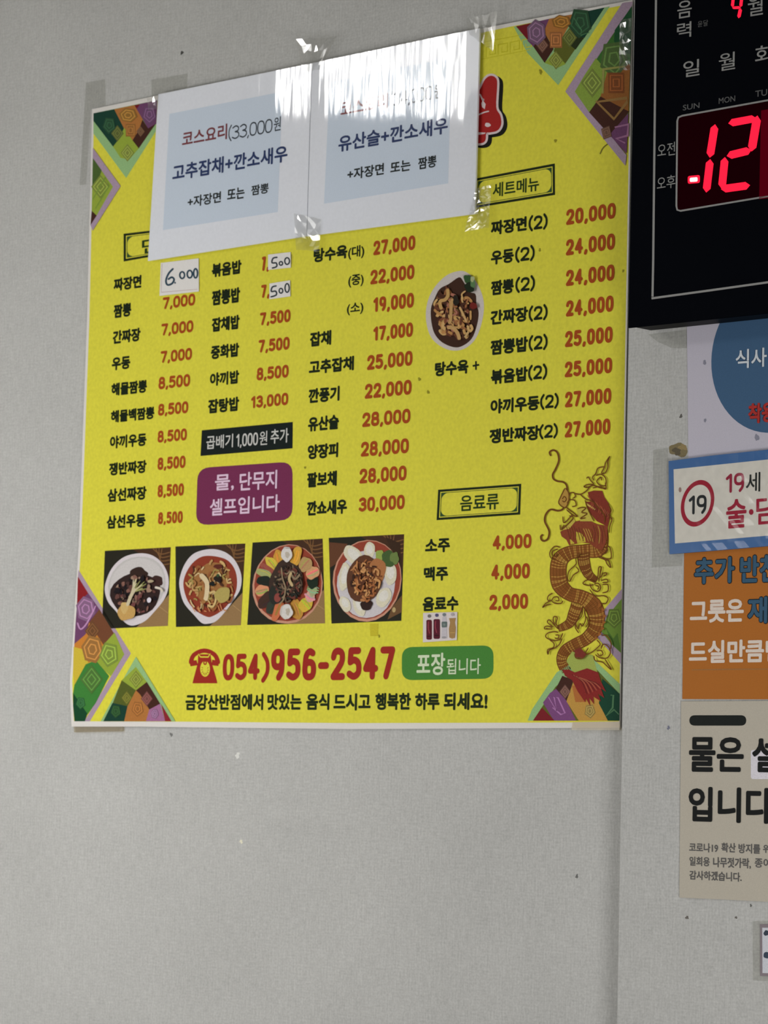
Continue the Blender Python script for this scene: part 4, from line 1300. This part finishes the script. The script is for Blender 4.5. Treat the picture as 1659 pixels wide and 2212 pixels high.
# lavender-white sheet with blue disc, under the clock
o = sign('mask_notice', [(1483, 640), (1990, 590), (1990, 960), (1487, 1000)], D2, 0.0006, (196, 192, 205), 'white notice with a large blue disc just below the digital clock', 'notice')
c3 = [P(u, v, D2) for u, v in ((1551, 707), (1534.5, 784), (1553.5, 861.7), (1598, 906), (1659, 935))]
# circle through three of them
(x1, z1), (x2, z2), (x3, z3) = [(c3[i].x, c3[i].z) for i in (0, 2, 4)]
A_ = Matrix(((x2 - x1, z2 - z1), (x3 - x1, z3 - z1))); b_ = Vector(((x2 ** 2 - x1 ** 2 + z2 ** 2 - z1 ** 2) / 2, (x3 ** 2 - x1 ** 2 + z3 ** 2 - z1 ** 2) / 2))
cc = A_.inverted() @ b_; rad = math.hypot(x1 - cc.x, z1 - cc.y)
print('disc', cc, rad)
n_ = 64
vs = [(cc.x + rad * math.cos(2 * math.pi * i / n_), -D2 - STEP, cc.y + rad * math.sin(2 * math.pi * i / n_)) for i in range(n_)]
me = bpy.data.meshes.new('blue_disc'); me.from_pydata(vs, [], [tuple(range(n_))]); me.materials.append(paper((66, 98, 132), grain=.05)); me.update()
link('blue_disc', me, o)
text('notice_lettering', '식사', 1589, 1656, 756, 797, D2, (28, 48, 78), .045, o, 3, rise_px=-.08)
text('notice_lettering', '식사', 1589, 1656, 756, 797, D2, (215, 222, 228), .018, o, 5, rise_px=-.08)
text('notice_lettering', '착용', 1616, 1674, 872, 916, D2, (40, 25, 32), .065, o, 3, rise_px=-.08)
text('notice_lettering', '착용', 1616, 1674, 872, 916, D2, (175, 52, 48), .035, o, 5, rise_px=-.08)
for u, v, r in ((1522, 783, 5), (1523, 908, 4), (1635, 945, 7)):
    a = Art(D2 + STEP); a.blob(u, v, r * .7, r, (140, 140, 155), jit=.2, rnd=rd); a.build('stain', o)

# orange sheet
o = sign('side_dish_sign', [(1478, 1180), (1990, 1170), (1990, 1512), (1473.8, 1510)], D2, 0.0006, (178, 108, 42), 'orange sign with blue and white Korean lettering below the age sign')
for s, x0, x1, yt, yb in (('추가', 1500, 1586, 1206, 1262), ('반찬', 1598.5, 1684, 1201, 1259), ('재', 1615, 1657, 1290, 1347)):
    text('sign_lettering', s, x0 - 2, x1 + 2, yt - 2, yb + 2, D2, (22, 34, 42), .062, o, 3)
    text('sign_lettering', s, x0, x1, yt, yb, D2, (58, 92, 118), .034, o, 5)
WT = (226, 212, 200)
text('sign_lettering', '그릇은', 1490, 1606.5, 1297, 1346.5, D2, WT, .036, o, 4)
text('sign_lettering', '드실만큼만', 1488, 1693, 1384, 1433, D2, WT, .036, o, 4)
a = Art(D2); a.line([(1494, 1447), (1560, 1446), (1700, 1445)], 3, (160, 112, 66), smooth=False); a.build('faint_rule', o)

# age sign on top of both, its lower edge lifting
D3 = D2 + 0.0035
o = sign('age_limit_sign', [(1444.3, 996), (1535, 984.5), (1990, 936), (1990, 1153), (1659, 1179.5), (1560, 1188), (1446, 1197)], D3, 0.0028, (6, 86, 150),
         'blue bordered sign with a red ring around the number 19', rough=.4, spec=.4)
a = Art(D3); a.poly([(1455, 1013.8), (1659, 992.5), (1960, 960), (1960, 1131), (1659, 1157), (1458, 1174)], paper((216, 212, 202), grain=.05, scale=120))
a.build('white_field', o)
cr = conv(1390, 940, 6.167)


def slant(k0, k1, n=40):
    pts = []
    for k in (k0, k1):
        ring = []
        for i in range(n):
            t = 2 * math.pi * i / n
            ring.append(cr(720 + 223 * k * math.cos(t) + 20 * k * math.sin(t), 908 - 38 * k * math.cos(t) - 309 * k * math.sin(t) * (1 if k == 1 else (0.97 * k + .03) / k)))
        pts.append(ring)
    return pts


a = Art(D3 + STEP); outer, inner = slant(1.0, 0.79)
for i in range(40):
    j = (i + 1) % 40
    a.poly([outer[i], outer[j], inner[j], inner[i]], (158, 32, 52), 1)
a.build('red_ring', o)
num('sign_lettering', '19', 1487.5, 1526.5, 1071, 1112, D3, (38, 42, 44), .16, o, 4, rise_px=-.06)
num('sign_lettering', '19', 1567.5, 1608, 1024, 1065.5, D3, (150, 38, 62), .16, o, 4, rise_px=-.08)
text('sign_lettering', '세', 1611, 1642, 1022, 1064, D3, (40, 42, 40), .012, o, 4, rise_px=-.08)
text('sign_lettering', '술', 1568, 1612, 1080, 1142.5, D3, (158, 36, 58), .026, o, 4, rise_px=-.08)
text('sign_lettering', '담', 1633, 1677, 1074, 1134, D3, (158, 36, 58), .020, o, 4, rise_px=-.08)
a = Art(D3 + STEP); a.blob(1622.7, 1106, 5, 6.2, (158, 36, 58)); a.blob(1469, 1058, 3, 5.5, (150, 125, 118)); a.build('middle_dot', o)


def sign_film(o, pts, d, seed, amp, n=22, m=13):
    TL, TR, BRc, BL = [Vector(p) for p in pts]
    rd = random.Random(seed); vs, fs = [], []
    for j in range(m + 1):
        for i in range(n + 1):
            s_, t_ = i / n, j / m
            p = TL.lerp(TR, s_).lerp(BL.lerp(BRc, s_), t_); q = P(p.x, p.y, d)
            k = smooth(.10, .45, s_)
            q.y -= rd.uniform(0, amp) * k
            vs.append(tuple(q))
    for j in range(m):
        for i in range(n):
            k = j * (n + 1) + i; fs += [(k, k + n + 1, k + n + 2), (k, k + n + 2, k + 1)]
    me = bpy.data.meshes.new('clear_film'); me.from_pydata(vs, [], fs); me.materials.append(ctape_s); me.update()
    return link('clear_film', me, o)


ctape_s = clear_film('sign_laminate', rough=0.10, ior=1.5, gloss_gain=0.38)
sign_film(o, [(1444.3, 996), (1700, 968), (1700, 1176), (1446, 1197)], D3 + 0.0006, 7, 0.0008)

# beige water sign
o = sign('water_sign', [(1471.5, 1515), (1990, 1512), (1990, 1965), (1659, 1948), (1560, 1943), (1467.5, 1939)], D2 + .0006, 0.0014, (188, 181, 167),
         'beige self service water sign with bold black Korean lettering at the bottom right')
D4 = D2 + .0006
a = Art(D4); a.poly(rounded([(1489, 1545), (1612, 1545), (1612, 1567.5), (1489, 1567.5)], 12, 6), (26, 30, 28)); a.build('black_bar', o)
a = Art(D4); a.poly(rounded([(1622, 1620), (1720, 1620), (1720, 1683), (1622, 1683)], 6), (222, 218, 226)); a.build('white_highlight', o)
BKK = (22, 24, 24)
text('sign_lettering', '물은', 1487.5, 1606, 1592, 1667, D4, BKK, .034, o, 5)
text('sign_lettering', '셀', 1624, 1688, 1592, 1668, D4, BKK, .034, o, 6)
text('sign_lettering', '입니다', 1486.5, 1670, 1699, 1775, D4, BKK, .034, o, 5)
SM = (96, 94, 92)
for s, x0, x1, yt, yb in (('코로나19', 1488.5, 1551, 1820, 1840), ('확산', 1558, 1589, 1820, 1841), ('방지를', 1595, 1642, 1822, 1843), ('위', 1648, 1663, 1824, 1843),
                          ('일회용', 1489, 1533, 1850, 1870), ('나무젓가락,', 1540, 1622, 1851, 1874), ('종이', 1630, 1664, 1853, 1874), ('감사하겠습니다.', 1489, 1602, 1880, 1900)):
    text('small_print', s, x0, x1, yt, yb, D4, SM, .030, o, 4)

# small framed card
o = sign('framed_card', [(1642, 1996.5), (1900, 1998), (1900, 2116), (1642, 2108)], D2, 0.0009, (136, 126, 132), 'small white card in a thin violet grey frame at the lower right edge', 'card')
a = Art(D2); a.poly([(1646.5, 2004), (1900, 2004), (1900, 2109), (1647, 2102)], (206, 208, 216)); a.blob(1655, 2015.5, 5.5, 6, (60, 68, 82), jit=.1, rnd=rd)
a.blob(1656, 2063.5, 7, 7, (62, 74, 90), jit=.1, rnd=rd); a.build('card_print', o)
